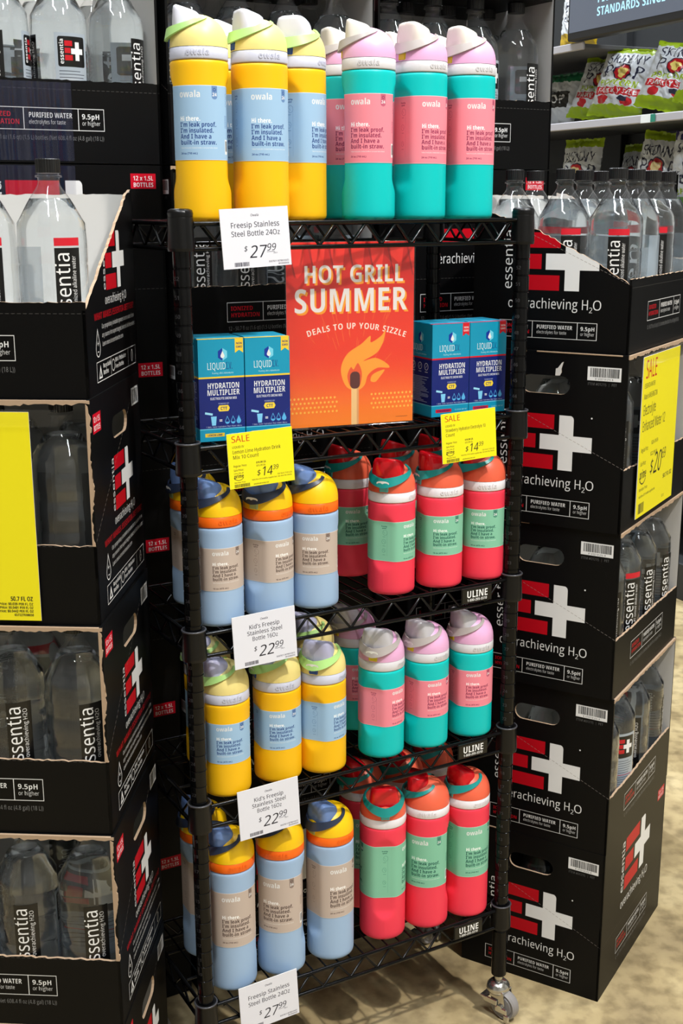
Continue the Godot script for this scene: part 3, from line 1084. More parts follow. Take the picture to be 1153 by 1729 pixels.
func make_bottle_meshes(tall: bool) -> Dictionary:
	BR = 0.0395 if tall else 0.038
	var H := 0.209 if tall else 0.151
	var l0 := 0.08 if tall else 0.056
	var l1 := 0.176 if tall else 0.121
	var lo := 0.036
	var hi := H - 0.014
	var seg := 56
	var d := {"H": H}
	var st := begin()
	var ys := [0.0, 0.0006, 0.0025, 0.006, 0.012]
	var y := 0.016
	while y < H - 0.006:
		ys.append(y)
		y += 0.0042
	ys.append_array([H - 0.004, H - 0.0015, H])
	var rows := []
	for k in range(ys.size() - 1, -1, -1):
		var row := PackedVector3Array()
		for i in seg + 1:
			var a := TAU * i / seg
			var r := body_radius(a, ys[k], lo, hi)
			if k == 0:
				r = BR - 0.0055
			elif k == 1:
				r = BR - 0.0028
			elif k == 2:
				r = BR - 0.0008
			elif k == ys.size() - 1:
				r = BR - 0.0022
			elif k == ys.size() - 2:
				r = BR - 0.0005
			row.append(Vector3(sin(a) * r, ys[k], cos(a) * r))
		rows.append(row)
	sheet(st, rows)
	lathe(st, [Vector2(0, 0), Vector2(BR - 0.0055, 0)], seg, true, 5)
	lathe(st, [Vector2(BR - 0.0022, H), Vector2(0, H)], seg, true, 6)
	d.body = done(st)
	st = begin()
	rows = []
	for k in 15:
		var yy := lerpf(l1, l0, k / 14.0)
		var row := PackedVector3Array()
		for i in seg + 1:
			var a := TAU * i / seg - PI
			var r := body_radius(a, yy, lo, hi) + 0.00035
			row.append(Vector3(sin(a) * r, yy, cos(a) * r))
		rows.append(row)
	sheet(st, rows)
	d.sleeve = done(st)
	# band with raised lettering
	d.band = turned([Vector2(BR - 0.004, H + 0.0004), Vector2(BR - 0.0004, H + 0.0006), Vector2(BR, H + 0.002), Vector2(BR - 0.0002, H + 0.0155), Vector2(BR - 0.0012, H + 0.0165), Vector2(0.0, H + 0.0165)], 48, false)
	var g := Canvas.glyphs("owala", "bold")
	d.lettering = []
	for side in [0.0, PI]:
		st = begin()
		st.set_smooth_group(-1)
		for i in range(0, g.size() - 2, 3):
			var v := []
			for j in 3:
				var q := g[i + j]
				var a: float = deg_to_rad(90.0) + side + (q.x - 1.4) * 0.0115 / BR
				v.append(Vector3(sin(a) * (BR + 0.0007), H + 0.0055 + q.y * 0.0105, cos(a) * (BR + 0.0007)))
			tri(st, v[0], v[1], v[2])
		d.lettering.append(done(st))
	# lid dome
	var b := H + 0.0165
	var prof := []
	for k in 19:
		var t := 1.0 - pow(1.0 - k / 18.0, 1.7)
		prof.append(Vector2(dome(t * 0.0435) - 0.0003, b + t * 0.0435))
	st = begin()
	lathe(st, prof, 48, false)
	# hinge ledge at the back of the lid
	block(st, Vector3(0, b + 0.0235, -0.0255), Vector3(0.016, 0.01, 0.012), 0.003)
	d.lid = done(st)
	# flip cap over the spout
	st = begin()
	rows = []
	var secs := [[0.008, 0.027, 0.018, 0.0165, 0.0], [0.02, 0.0262, 0.0185, 0.016, 0.0], [0.032, 0.025, 0.0185, 0.0155, 0.1], [0.044, 0.0225, 0.018, 0.015, 0.24], [0.0482, 0.0208, 0.017, 0.015, 0.3], [0.05, 0.018, 0.0145, 0.015, 0.32], [0.0506, 0.009, 0.007, 0.015, 0.32], [0.0506, 0.0001, 0.0001, 0.015, 0.32]]
	for k in range(secs.size() - 1, -1, -1):
		var s: Array = secs[k]
		var row := PackedVector3Array()
		for i in 41:
			var a := TAU * i / 40.0
			var cx: float = signf(sin(a)) * pow(absf(sin(a)), 0.55) * s[1]
			var cz: float = signf(cos(a)) * pow(absf(cos(a)), 0.55) * s[2]
			var px := cx
			var pz: float = s[3] + cz
			var lim := lerpf(dome(s[0]) - 0.0006, BR - 0.001, smoothstep(0.021, 0.034, s[0]))
			var rr := sqrt(px * px + pz * pz)
			if rr > lim:
				px *= lim / rr
				pz *= lim / rr
			row.append(Vector3(px, b + s[0] + (pz - s[3]) * s[4], pz))
		rows.append(row)
	sheet(st, rows)
	d.spout = done(st)
	# carry loop: a flat strap lying on the lid, low at the front and rising to the top on both sides
	st = begin()
	var mid := []
	for i in 49:
		var ph := deg_to_rad(lerpf(-118.0, 118.0, i / 48.0))
		var u := absf(ph) / deg_to_rad(118.0)
		var yy := 0.0165 + 0.0215 * pow(u, 1.25)
		var r := dome(yy) + 0.0022 + 0.0034 * (1.0 - smoothstep(0.0, 0.45, u))
		mid.append(Vector3(sin(ph) * r, b + yy, cos(ph) * r))
	var strips := [[], [], [], []]
	for i in 49:
		var t: Vector3 = (mid[mini(i + 1, 48)] - mid[maxi(i - 1, 0)]).normalized()
		var out: Vector3 = mid[i] - Vector3(0, b + 0.004, 0.0)
		out.y *= 0.7
		out = (out - t * out.dot(t)).normalized()
		var wv := t.cross(out).normalized()
		if wv.y < 0.0:
			wv = -wv
		var u := absf(i - 24.0) / 24.0
		var hw := lerpf(0.0076, 0.0026, smoothstep(0.0, 0.85, u))
		strips[0].append(mid[i] + wv * hw + out * 0.0012)
		strips[1].append(mid[i] - wv * hw + out * 0.0012)
		strips[2].append(mid[i] - wv * hw - out * 0.0014)
		strips[3].append(mid[i] + wv * hw - out * 0.0014)
	for k in 4:
		st.set_smooth_group(k + 1)
		for i in 48:
			quad(st, strips[k][i], strips[k][i + 1], strips[(k + 1) % 4][i + 1], strips[(k + 1) % 4][i])
	d.loop = done(st)
	# pale lozenge on the loop, button below it
	st = begin()
	st.set_smooth_group(1)
	var loz := []
	for i in 32:
		var a := TAU * i / 32.0
		var lx := 0.0062 * signf(cos(a)) * pow(absf(cos(a)), 0.5) + 0.0038 * cos(a)
		var ly := 0.0036 * sin(a)
		var ang := lx / 0.0405
		loz.append(Vector3(sin(ang) * 0.0428, b + 0.0165 + ly, cos(ang) * 0.0428))
	for i in 32:
		tri(st, Vector3(0, b + 0.0165, 0.0432), loz[(i + 1) % 32], loz[i])
	d.lozenge = done(st)
	d.button = box_mesh(Vector3(0.0155, 0.0115, 0.006), 0.0018, Vector3(0, b + 0.0062, BR - 0.0026))
	return d

func make_kinds() -> void:
	bottle_meshes[true] = make_bottle_meshes(true)
	bottle_meshes[false] = make_bottle_meshes(false)
	M.kinds = {}
	var defs := {
		"yellow": [rgb(247, 189, 18), rgb(156, 190, 220), rgb(32, 62, 128), rgb(200, 202, 218), rgb(238, 219, 138), rgb(208, 208, 218), rgb(170, 214, 128), rgb(30, 74, 160)],
		"teal": [rgb(4, 194, 192), rgb(238, 138, 152), rgb(128, 36, 74), rgb(210, 207, 209), rgb(230, 174, 213), rgb(216, 208, 198), rgb(172, 164, 160), rgb(222, 200, 24)],
		"blue": [rgb(158, 186, 218), rgb(194, 177, 165), rgb(74, 56, 52), rgb(246, 106, 10), rgb(250, 200, 6), rgb(108, 136, 188), rgb(38, 48, 70), rgb(160, 180, 124)],
		"red": [rgb(244, 62, 84), rgb(132, 194, 164), rgb(16, 78, 70), rgb(230, 226, 230), rgb(238, 102, 72), rgb(210, 18, 30), rgb(14, 142, 138), rgb(96, 190, 196)],
	}
	for k in defs:
		var d: Array = defs[k]
		for tall in [true, false]:
			var spout: Color = d[5]
			if not tall and k == "yellow":
				spout = rgb(178, 178, 206)
			elif not tall and k == "teal":
				spout = rgb(196, 194, 200)
			M.kinds[k + str(tall)] = {
				"body": mat(d[0], 0.42, 0.0, 0.4), "sleeve": print_mat(print_sleeve(d[1], d[2], tall), 0.6, 0.35), "band": mat(d[3], 0.4), "lid": mat(d[4], 0.42),
				"spout": mat(spout, 0.12 if not tall or k in ["red", "blue"] else 0.35), "loop": mat(d[6], 0.4), "button": mat(d[7], 0.35), "lozenge": mat(rgb(232, 232, 228), 0.4),
			}

func bottle(kind: String, tall: bool, at: Vector3, psi: float, label: String, group: String) -> void:
	# psi: how far the button is turned from the shopper standing at the camera's place
	var to := Vector3(-0.6468, 0, 1.5927) - at
	var o := thing("drinking_bottle", label, "bottle", at, atan2(to.x, to.z) + deg_to_rad(psi), group)
	var d: Dictionary = bottle_meshes[tall]
	var m: Dictionary = M.kinds[kind + str(tall)]
	part("body", d.body, m.body, o)
	part("label_sleeve", d.sleeve, m.sleeve, o)
	var band := part("lid_band", d.band, m.band, o)
	for e in d.lettering:
		part("raised_lettering", e, m.band, band)
	part("lid", d.lid, m.lid, o)
	part("flip_cap", d.spout, m.spout, o)
	var lp := part("carry_loop", d.loop, m.loop, o)
	part("lozenge", d.lozenge, m.lozenge, lp)
	part("release_button", d.button, m.button, o)

func build_bottles() -> void:
	var look := {
		"yellowtrue": "tall yellow bottle with cream lid", "tealtrue": "tall teal bottle with pink lid", "bluetrue": "tall pale blue bottle with yellow lid", "redtrue": "tall red bottle with coral lid",
		"yellowfalse": "short yellow bottle with cream lid", "tealfalse": "short teal bottle with pink lid", "bluefalse": "short pale blue bottle with yellow lid", "redfalse": "short red bottle with coral lid",
	}
	var mate := {"yellow": "teal", "teal": "yellow", "blue": "red", "red": "blue"}
	var S := [1.4276, 1.118, 0.842, 0.5665, 0.2225]
	# shelf, kind, tall, x, z, turn of the button, row ("f" end / middle / beside the other colour, "b" behind)
	var list := [
		[0, "yellow", true, 0.053, -0.045, -93, "f0"], [0, "yellow", true, 0.1432, -0.045, -68, "f1"], [0, "yellow", true, 0.224, -0.082, -23, "f2"],
		[0, "yellow", true, 0.152, -0.155, -70, "b1"],
		[0, "teal", true, 0.3197, -0.045, -90, "f2"], [0, "teal", true, 0.4102, -0.045, -47, "f1"], [0, "teal", true, 0.4984, -0.045, -54, "f0"],
		[0, "teal", true, 0.334, -0.145, -68, "b2"], [0, "teal", true, 0.4421, -0.15, -60, "b1"], [0, "teal", true, 0.531, -0.15, -60, "b0"],
		[2, "blue", false, 0.0584, -0.0411, -62, "f0"], [2, "blue", false, 0.1429, -0.0417, -34, "f1"], [2, "blue", false, 0.2226, -0.0435, -78, "f2"], [2, "blue", false, 0.0689, -0.15, -70, "b0"],
		[2, "red", false, 0.3636, -0.0431, -20, "f2"], [2, "red", false, 0.4515, -0.0361, -65, "f1"], [2, "red", false, 0.5385, -0.0382, -78, "f0"],
		[2, "red", false, 0.3546, -0.1636, -60, "b2"], [2, "red", false, 0.452, -0.155, -60, "b1"], [2, "red", false, 0.5345, -0.165, -60, "b0"],
		[3, "yellow", false, 0.0627, -0.038, -72, "f0"], [3, "yellow", false, 0.1544, -0.0434, -69, "f1"], [3, "yellow", false, 0.2313, -0.0356, -22, "f2"],
		[3, "yellow", false, 0.0826, -0.15, -70, "b0"], [3, "yellow", false, 0.2736, -0.15, -60, "b2"],
		[3, "teal", false, 0.3427, -0.0372, -22, "f2"], [3, "teal", false, 0.4275, -0.0333, -45, "f1"], [3, "teal", false, 0.5181, -0.0332, -60, "f0"], [3, "teal", false, 0.3585, -0.155, -55, "b2"],
		[4, "blue", true, 0.0674, -0.0457, -72, "f0"], [4, "blue", true, 0.1552, -0.043, -95, "f1"], [4, "blue", true, 0.2464, -0.0402, -50, "f2"], [4, "blue", true, 0.0667, -0.15, -70, "b0"],
		[4, "red", true, 0.3531, -0.0467, 6, "f2"], [4, "red", true, 0.4376, -0.0398, -88, "f1"], [4, "red", true, 0.5189, -0.034, -50, "f0"],
		[4, "red", true, 0.371, -0.15, -65, "b2"], [4, "red", true, 0.455, -0.15, -60, "b1"], [4, "red", true, 0.5345, -0.17, -60, "b0"],
	]
	var shelves := ["top", "second", "third", "fourth", "bottom"]
	for e in list:
		var place: String = {"f0": "front row, beside the corner post", "f1": "middle of the front row", "f2": "front row, beside the %s ones" % mate[e[1]], "b0": "back row, by the post", "b1": "middle of the back row", "b2": "back row, nearest the %s ones" % mate[e[1]]}[e[6]]
		bottle(e[1], e[2], Vector3(e[3], S[e[0]], e[4]), e[5], "%s, %s shelf, %s" % [look[e[1] + str(e[2])], shelves[e[0]], place], "drinking bottles on the rack")

# ---------------------------------------------------------------- small goods and cards on the rack
func card(called: String, label: String, tex: Texture2D, at: Vector3, size: Vector2, turn: Vector3, group: String) -> void:
	var m := plate([PackedVector2Array([Vector2(0, 0), Vector2(size.x, 0), size, Vector2(0, size.y)])], 0.0012, size, print_mat(tex, 0.45), M.card_edge)
	solo(called, m, null, label, "price tag", at, turn, group)

func build_cards() -> void:
	var t27 := price_card(["Freesip Stainless", "Steel Bottle 24Oz"], "27", "99", 31)
	var t22 := price_card(["Kid's Freesip", "Stainless Steel", "Bottle 16Oz"], "22", "99", 32)
	var z := 0.0135
	var sz := Vector2(0.104, 0.0805)
	var g := "price tags clipped to the shelf rails"
	var tilt := Vector3(deg_to_rad(-3), 0, deg_to_rad(1.6))
	card("price_tag", "white 27.99 price tag below yellow bottles on the top shelf", t27, Vector3(0.0555, 1.3625, z + 0.002), sz, Vector3(deg_to_rad(-3), 0, deg_to_rad(2.6)), g)
	card("price_tag", "white 22.99 price tag below pale blue bottles on the third shelf", t22, Vector3(0.0585, 0.7785, z), sz, tilt, g)
	card("price_tag", "white 22.99 price tag below yellow bottles on the fourth shelf", t22, Vector3(0.0605, 0.4975, z), sz, tilt, g)
	card("price_tag", "white 27.99 price tag below pale blue bottles on the bottom shelf", t27, Vector3(0.0545, 0.1575, z), Vector2(0.104, 0.0805), tilt, g)
	card("sale_tag", "yellow SALE tag for lemon lime drink mix below the boxes", sale_card("LIQUID IV", ["Lemon Lime Hydration Drink", "Mix 10 Count"], "14", "39", 33), Vector3(0.0575, 1.0535, z), Vector2(0.104, 0.0795), tilt, g)
	card("sale_tag", "yellow SALE tag for strawberry drink mix below the boxes", sale_card("LIQUID IV", ["Strawberry Hydration Electrolyte 10", "Count"], "14", "39", 34), Vector3(0.4225, 1.0525, z), Vector2(0.104, 0.0785), Vector3(deg_to_rad(-3), 0, deg_to_rad(2.0)), g)

func stick_box(at: Vector3, turn: float, size: Vector3, front: Material, side: Material, accent: Material, label: String) -> void:
	var o := thing("drink_mix_box", label, "box", at, turn, "boxes of drink mix on the second shelf")
	var h := size * 0.5
	part("body", box_mesh(size - Vector3(0.0006, 0.0006, 0.0006), 0.0008, Vector3(h.x, h.y, -h.z)), M.box_teal, o)
	var st := begin()
	quad(st, Vector3(0, size.y, 0.0002), Vector3(size.x, size.y, 0.0002), Vector3(size.x, 0, 0.0002), Vector3(0, 0, 0.0002))
	part("front_print", done(st), front, o)
	for k in 2:
		st = begin()
		var x := -0.0002 if k == 0 else size.x + 0.0002
		if k == 0:
			quad(st, Vector3(x, size.y, -size.z), Vector3(x, size.y, 0), Vector3(x, 0, 0), Vector3(x, 0, -size.z))
		else:
			quad(st, Vector3(x, size.y, 0), Vector3(x, size.y, -size.z), Vector3(x, 0, -size.z), Vector3(x, 0, 0))
		part("side_print", done(st), side, o)
	# the tuck lid: a stripe along the front edge and a raised flap
	part("lid_stripe", box_mesh(Vector3(size.x, 0.0006, 0.007), 0.0002, Vector3(h.x, size.y + 0.0002, -0.0045)), accent, o)
	part("lid_flap", box_mesh(Vector3(size.x - 0.004, 0.0012, size.z - 0.016), 0.0004, Vector3(h.x, size.y + 0.0004, -h.z - 0.004)), M.box_teal, o)

func build_goods() -> void:
	var yellow := Color(0.93, 0.78, 0.2)
	var red := Color(0.82, 0.1, 0.16)
	var ya := mat(yellow, 0.4)
	var ra := mat(Color(0.78, 0.3, 0.42), 0.4)
	var lf := print_mat(stick_box_print(yellow, "LEMON LIME", "NON GMO", false), 0.35)
	var ls := print_mat(stick_box_print(yellow, "LEMON LIME", "NON GMO", true), 0.35)
	var sf := print_mat(stick_box_print(red, "STRAWBERRY", "NON GMO", false), 0.35)
	var ss := print_mat(stick_box_print(red, "STRAWBERRY", "NON GMO", true), 0.35)
	var y := 1.1185
	var size := Vector3(0.0675, 0.146, 0.072)
	var t := deg_to_rad(-8.0)
	stick_box(Vector3(0.0302, y, -0.026), t, size, lf, ls, ya, "blue lemon lime drink mix box with yellow ribbon, beside the corner post")
	stick_box(Vector3(0.0985, y, -0.0162), t, size, lf, ls, ya, "blue lemon lime drink mix box with yellow ribbon, beside the poster")
	size = Vector3(0.07, 0.147, 0.072)
	stick_box(Vector3(0.433, y, -0.0375), deg_to_rad(-1.5), size, sf, ss, ra, "blue strawberry drink mix box with red ribbon, beside the poster")
	stick_box(Vector3(0.504, y, -0.0355), deg_to_rad(-1.5), size, sf, ss, ra, "blue strawberry drink mix box with red ribbon, beside the corner post")
	# poster in a clear holder
	var w := 0.205
	var h := 0.277
	var p := thing("poster_holder", "red HOT GRILL SUMMER poster in a clear upright holder between the boxes", "poster", Vector3(0.1805, y, -0.045), deg_to_rad(-8.2))
	part("poster", plate([PackedVector2Array([Vector2(0, 0.003), Vector2(w, 0.003), Vector2(w, h), Vector2(0, h)])], 0.0008, Vector2(w, h), print_mat(poster_print(), 0.45), M.card_edge), null, p)
	part("clear_front", box_mesh(Vector3(w + 0.003, h, 0.0016), 0.0005, Vector3(w * 0.5, h * 0.5 + 0.001, 0.0018)), M.acrylic, p)
	part("clear_back", box_mesh(Vector3(w + 0.003, h, 0.0016), 0.0005, Vector3(w * 0.5, h * 0.5 + 0.001, -0.0028)), M.acrylic, p)
	part("clear_foot", box_mesh(Vector3(w + 0.003, 0.0022, 0.075), 0.0006, Vector3(w * 0.5, 0.0011, -0.034)), M.acrylic, p)

# ---------------------------------------------------------------- water cartons and water bottles
var end_marks := {}

func stadium(cx: float, cy: float, a: float, r: float, left: bool) -> Array:
	var out := [Vector2(cx, cy - r)] if left else [Vector2(cx, cy + r)]
	for i in 9:
		var w := PI * i / 8.0
		if left:
			out.append(Vector2(cx - a - sin(w) * r, cy - cos(w) * r))
		else:
			out.append(Vector2(cx + a + sin(w) * r, cy + cos(w) * r))
	out.append(Vector2(cx, cy + r) if left else Vector2(cx, cy - r))
	return out

# holed end panel: two outlines that meet in a seam through the hand hole
func end_outline(hole_x: float) -> Array:
	var W := BOX_W
	var H := BOX_H
	var cy := 0.246
	var left := PackedVector2Array([Vector2(0, 0), Vector2(hole_x, 0)] + stadium(hole_x, cy, 0.028, 0.0155, true) + [Vector2(hole_x, H), Vector2(0, H)])
	var right := PackedVector2Array([Vector2(W, 0), Vector2(W, H), Vector2(hole_x, H)] + stadium(hole_x, cy, 0.028, 0.0155, false) + [Vector2(hole_x, 0)])
	return [left, right]

var carton_parts := {}

func carton_part(kind: String, salt: int) -> ArrayMesh:
	var key := kind + str(salt)
	if carton_parts.has(key):
		return carton_parts[key]
	var L := BOX_L
	var W := BOX_W
	var H := BOX_H
	var t := 0.004
	var m: ArrayMesh
	match kind:
		"long":
			m = plate([PackedVector2Array([Vector2(0, 0), Vector2(L, 0), Vector2(L, H), Vector2(0, H)])], t, Vector2(L, H), M.print_long, M.kraft, M.shaded_board, -1.0, M.carton_black)
		"long_plain":
			m = plate([PackedVector2Array([Vector2(0, 0), Vector2(L, 0), Vector2(L, H), Vector2(0, H)])], t, Vector2(L, H), M.carton_black, M.kraft, M.shaded_board, -1.0, M.carton_black)
		"tray":
			var top := torn([Vector2(L, 0.108), Vector2(L * 0.6, 0.11), Vector2(L * 0.3, 0.107), Vector2(0, 0.11)], 0.0013, 0.006, salt)
			m = plate([PackedVector2Array([Vector2(0, 0), Vector2(L, 0)]) + top], t, Vector2(L, H), M.print_long, M.kraft, M.shaded_board, -1.0, M.carton_black)
		"tray_high":
			var top2 := torn([Vector2(L, 0.122), Vector2(0, 0.122)], 0.0009, 0.006, salt)
			m = plate([PackedVector2Array([Vector2(0, 0), Vector2(L, 0)]) + top2], t, Vector2(L, H), M.print_long, M.kraft, M.white_board, -1.0, M.carton_black)
		"end_a":
			m = plate(end_outline(0.138), t, Vector2(W, H), M.print_end_a, M.kraft, M.shaded_board, 0.138, M.carton_black)
		"end_b":
			m = plate(end_outline(0.152), t, Vector2(W, H), M.print_end_b, M.kraft, M.shaded_board, 0.152, M.carton_black)
		"end_plain":
			m = plate([PackedVector2Array([Vector2(0, 0), Vector2(W, 0), Vector2(W, H), Vector2(0, H)])], t, Vector2(W, H), M.print_end_a, M.kraft, M.shaded_board, -1.0, M.carton_black)
		"end_a_cut":
			var cut := torn([Vector2(W, 0.112), Vector2(0.21, 0.152), Vector2(0.1, 0.205), Vector2(0.03, 0.226), Vector2(0, 0.232)], 0.0016, 0.006, salt)
			m = plate([PackedVector2Array([Vector2(0, 0), Vector2(W, 0)]) + cut], t, Vector2(W, H), M.print_end_a, M.kraft, M.white_board, -1.0, M.carton_black)
		"end_b_cut":
			var cut2 := torn([Vector2(W, 0.262), Vector2(0.25, 0.256), Vector2(0.12, 0.18), Vector2(0.0, 0.112)], 0.0016, 0.006, salt)
			m = plate([PackedVector2Array([Vector2(0, 0), Vector2(W, 0)]) + cut2], t, Vector2(W, H), M.print_end_b, M.kraft, M.white_board, -1.0, M.carton_black)
		"back_low":
			var c3 := torn([Vector2(L, 0.256), Vector2(0, 0.256)], 0.001, 0.008, salt)
			m = plate([PackedVector2Array([Vector2(0, 0), Vector2(L, 0)]) + c3], t, Vector2(L, H), M.print_long, M.kraft, M.white_board, -1.0, M.carton_black)
		"strip":
			var s4 := torn([Vector2(L, 0.004), Vector2(L * 0.7, 0.002), Vector2(L * 0.4, 0.0045), Vector2(0, 0.0025)], 0.0018, 0.006, salt)
			s4.reverse()
			m = plate([PackedVector2Array([Vector2(L, 0.0085), Vector2(0, 0.0085)]) + s4], t, Vector2(L, H), M.kraft, M.kraft, M.kraft)
		"curl":
			var s5 := torn([Vector2(0.003, 0.185), Vector2(0.0055, 0.1), Vector2(0.0025, 0.05), Vector2(0.004, 0.0)], 0.002, 0.004, salt)
			var q := PackedVector2Array([Vector2(0.0, 0.0), Vector2(0.0, 0.188)])
			for e in s5:
				q.append(e + Vector2(0.0016 * sin(e.y * 70.0 + salt), 0))
			m = plate([q], 0.0025, Vector2(L, H), M.kraft, M.kraft, M.kraft)
	carton_parts[key] = m
	return m

func carton(at: Vector3, turn: float, front: String, left: String, right: String, back: String, top: bool, label: String, group: String, salt := 1) -> Node3D:
	var o := thing("water_carton", label, "carton", at, turn, group)
	var hx := BOX_L * 0.5
	var hz := BOX_W * 0.5
	part("front_panel", carton_part(front, salt), null, o, Vector3(-hx, 0, hz))
	part("back_panel", carton_part(back, 0), null, o, Vector3(hx, 0, -hz), Vector3(0, PI, 0))
	part("end_panel", carton_part(right, salt), null, o, Vector3(hx, 0, hz), Vector3(0, PI / 2, 0))
	part("end_panel", carton_part(left, salt), null, o, Vector3(-hx, 0, -hz), Vector3(0, -PI / 2, 0))
	part("base_panel", M.base_mesh, M.white_board, o, Vector3(0, 0.0025, 0))
	if top:
		part("top_flap", M.flap_mesh, M.carton_black, o, Vector3(0, BOX_H - 0.002, hz * 0.5))
		part("top_flap", M.flap_mesh, M.carton_black, o, Vector3(0, BOX_H - 0.002, -hz * 0.5))
	if front == "tray" and top:
		part("torn_strip", carton_part("strip", salt), null, o, Vector3(-hx, BOX_H - 0.009, hz + 0.001))
	return o

func make_water_meshes() -> void:
	var shell := [Vector2(0, 0.006), Vector2(0.026, 0.004), Vector2(0.034, 0.0005), Vector2(0.039, 0.0005), Vector2(0.0432, 0.005), Vector2(0.0445, 0.012), Vector2(0.0445, 0.03)]
	for k in 4:
		var y := 0.036 + k * 0.042
		shell.append_array([Vector2(0.0445, y - 0.003), Vector2(0.0437, y), Vector2(0.0445, y + 0.003)])
	var shoulder := [Vector2(0.0445, 0.192), Vector2(0.0438, 0.203), Vector2(0.0435, 0.2135), Vector2(0.037, 0.2245), Vector2(0.03, 0.237), Vector2(0.0225, 0.2485), Vector2(0.0165, 0.257), Vector2(0.0142, 0.261), Vector2(0.0136, 0.265)]
	shell.append_array(shoulder)
	var full := shell.duplicate()
	full.append_array([Vector2(0.0136, 0.27), Vector2(0.0168, 0.2705), Vector2(0.0168, 0.2727), Vector2(0.0134, 0.2732), Vector2(0.0134, 0.276)])
	M.shell_mesh = turned(full, 40, false)
	var wat := []
	for p in shell:
		if p.y < 0.243:
			wat.append(Vector2(maxf(0.0, p.x - 0.0009), p.y + 0.0008))
	wat.append_array([Vector2(0.0253, 0.2445), Vector2(0.0, 0.2445)])
	M.water_mesh = turned(wat, 40, false)
	var st := begin()
	var n := 60
	for yy in [[0.2755, 0.293]]:
		st.set_smooth_group(-1)
		for i in n:
			var a := TAU * i / n
			var b := TAU * (i + 1) / n
			var ra := 0.0157 if i % 2 == 0 else 0.0152
			var rb := 0.0157 if i % 2 == 1 else 0.0152
			var a0 := Vector3(sin(a) * ra, yy[0], cos(a) * ra)
			var b0 := Vector3(sin(b) * rb, yy[0], cos(b) * rb)
			var a1 := Vector3(sin(a) * ra, yy[1] - 0.001, cos(a) * ra)
			var b1 := Vector3(sin(b) * rb, yy[1] - 0.001, cos(b) * rb)
			quad(st, a1, b1, b0, a0)
			var a2 := Vector3(sin(a) * 0.0145, yy[1], cos(a) * 0.0145)
			var b2 := Vector3(sin(b) * 0.0145, yy[1], cos(b) * 0.0145)
			quad(st, a2, b2, b1, a1)
			tri(st, Vector3(0, yy[1], 0), b2, a2)
			tri(st, Vector3(0, yy[0], 0), a0, b0)
	M.cap_mesh = done(st)
	var r := 0.0449
	M.panel_mesh = patch(r, -22, 22, 0.03, 0.184)
	M.red_mesh = patch(r, -22, 22, 0.1865, 0.1965)
	M.badge_mesh = patch(r, 62, 132, 0.062, 0.186, 14)
	M.facts_mesh = patch(r, 165, 245, 0.03, 0.184, 14)
	M.cap_ring_mesh = turned([Vector2(0.0155, 0.2735), Vector2(0.0158, 0.2735), Vector2(0.0158, 0.276), Vector2(0.0155, 0.276)], 32, true)

func water_bottle(box: Node3D, i: int, j: int, spin: float, old: bool, label: String, group: String, lift := 0.0) -> void:
	var order := ["first", "second", "third", "fourth"]
	label += ", %s row, %s from its %s end" % [["rear", "middle", "front"][j], order[i] if "SALE" in label else order[3 - i], "rack" if "stack" in group and not "behind" in group else "SALE card"]
	var local := Vector3((i - 1.5) * 0.0922, 0.0048 + lift, (j - 1) * 0.0912)
	var o := thing("water_bottle", label, "water bottle", box.transform * local, box.rotation.y + deg_to_rad(spin), group)
	part("shell", M.shell_mesh, M.pet, o)
	part("water", M.water_mesh, M.water, o)
	part("cap", M.cap_mesh, M.cap, o)
	part("name_label", M.panel_mesh, M.film_old if old else M.film_new, o)
	if old:
		part("red_band", M.red_mesh, M.red_film, o)
		part("facts_label", M.facts_mesh, M.facts, o)
	else:
		part("badge_label", M.badge_mesh, M.badge, o)

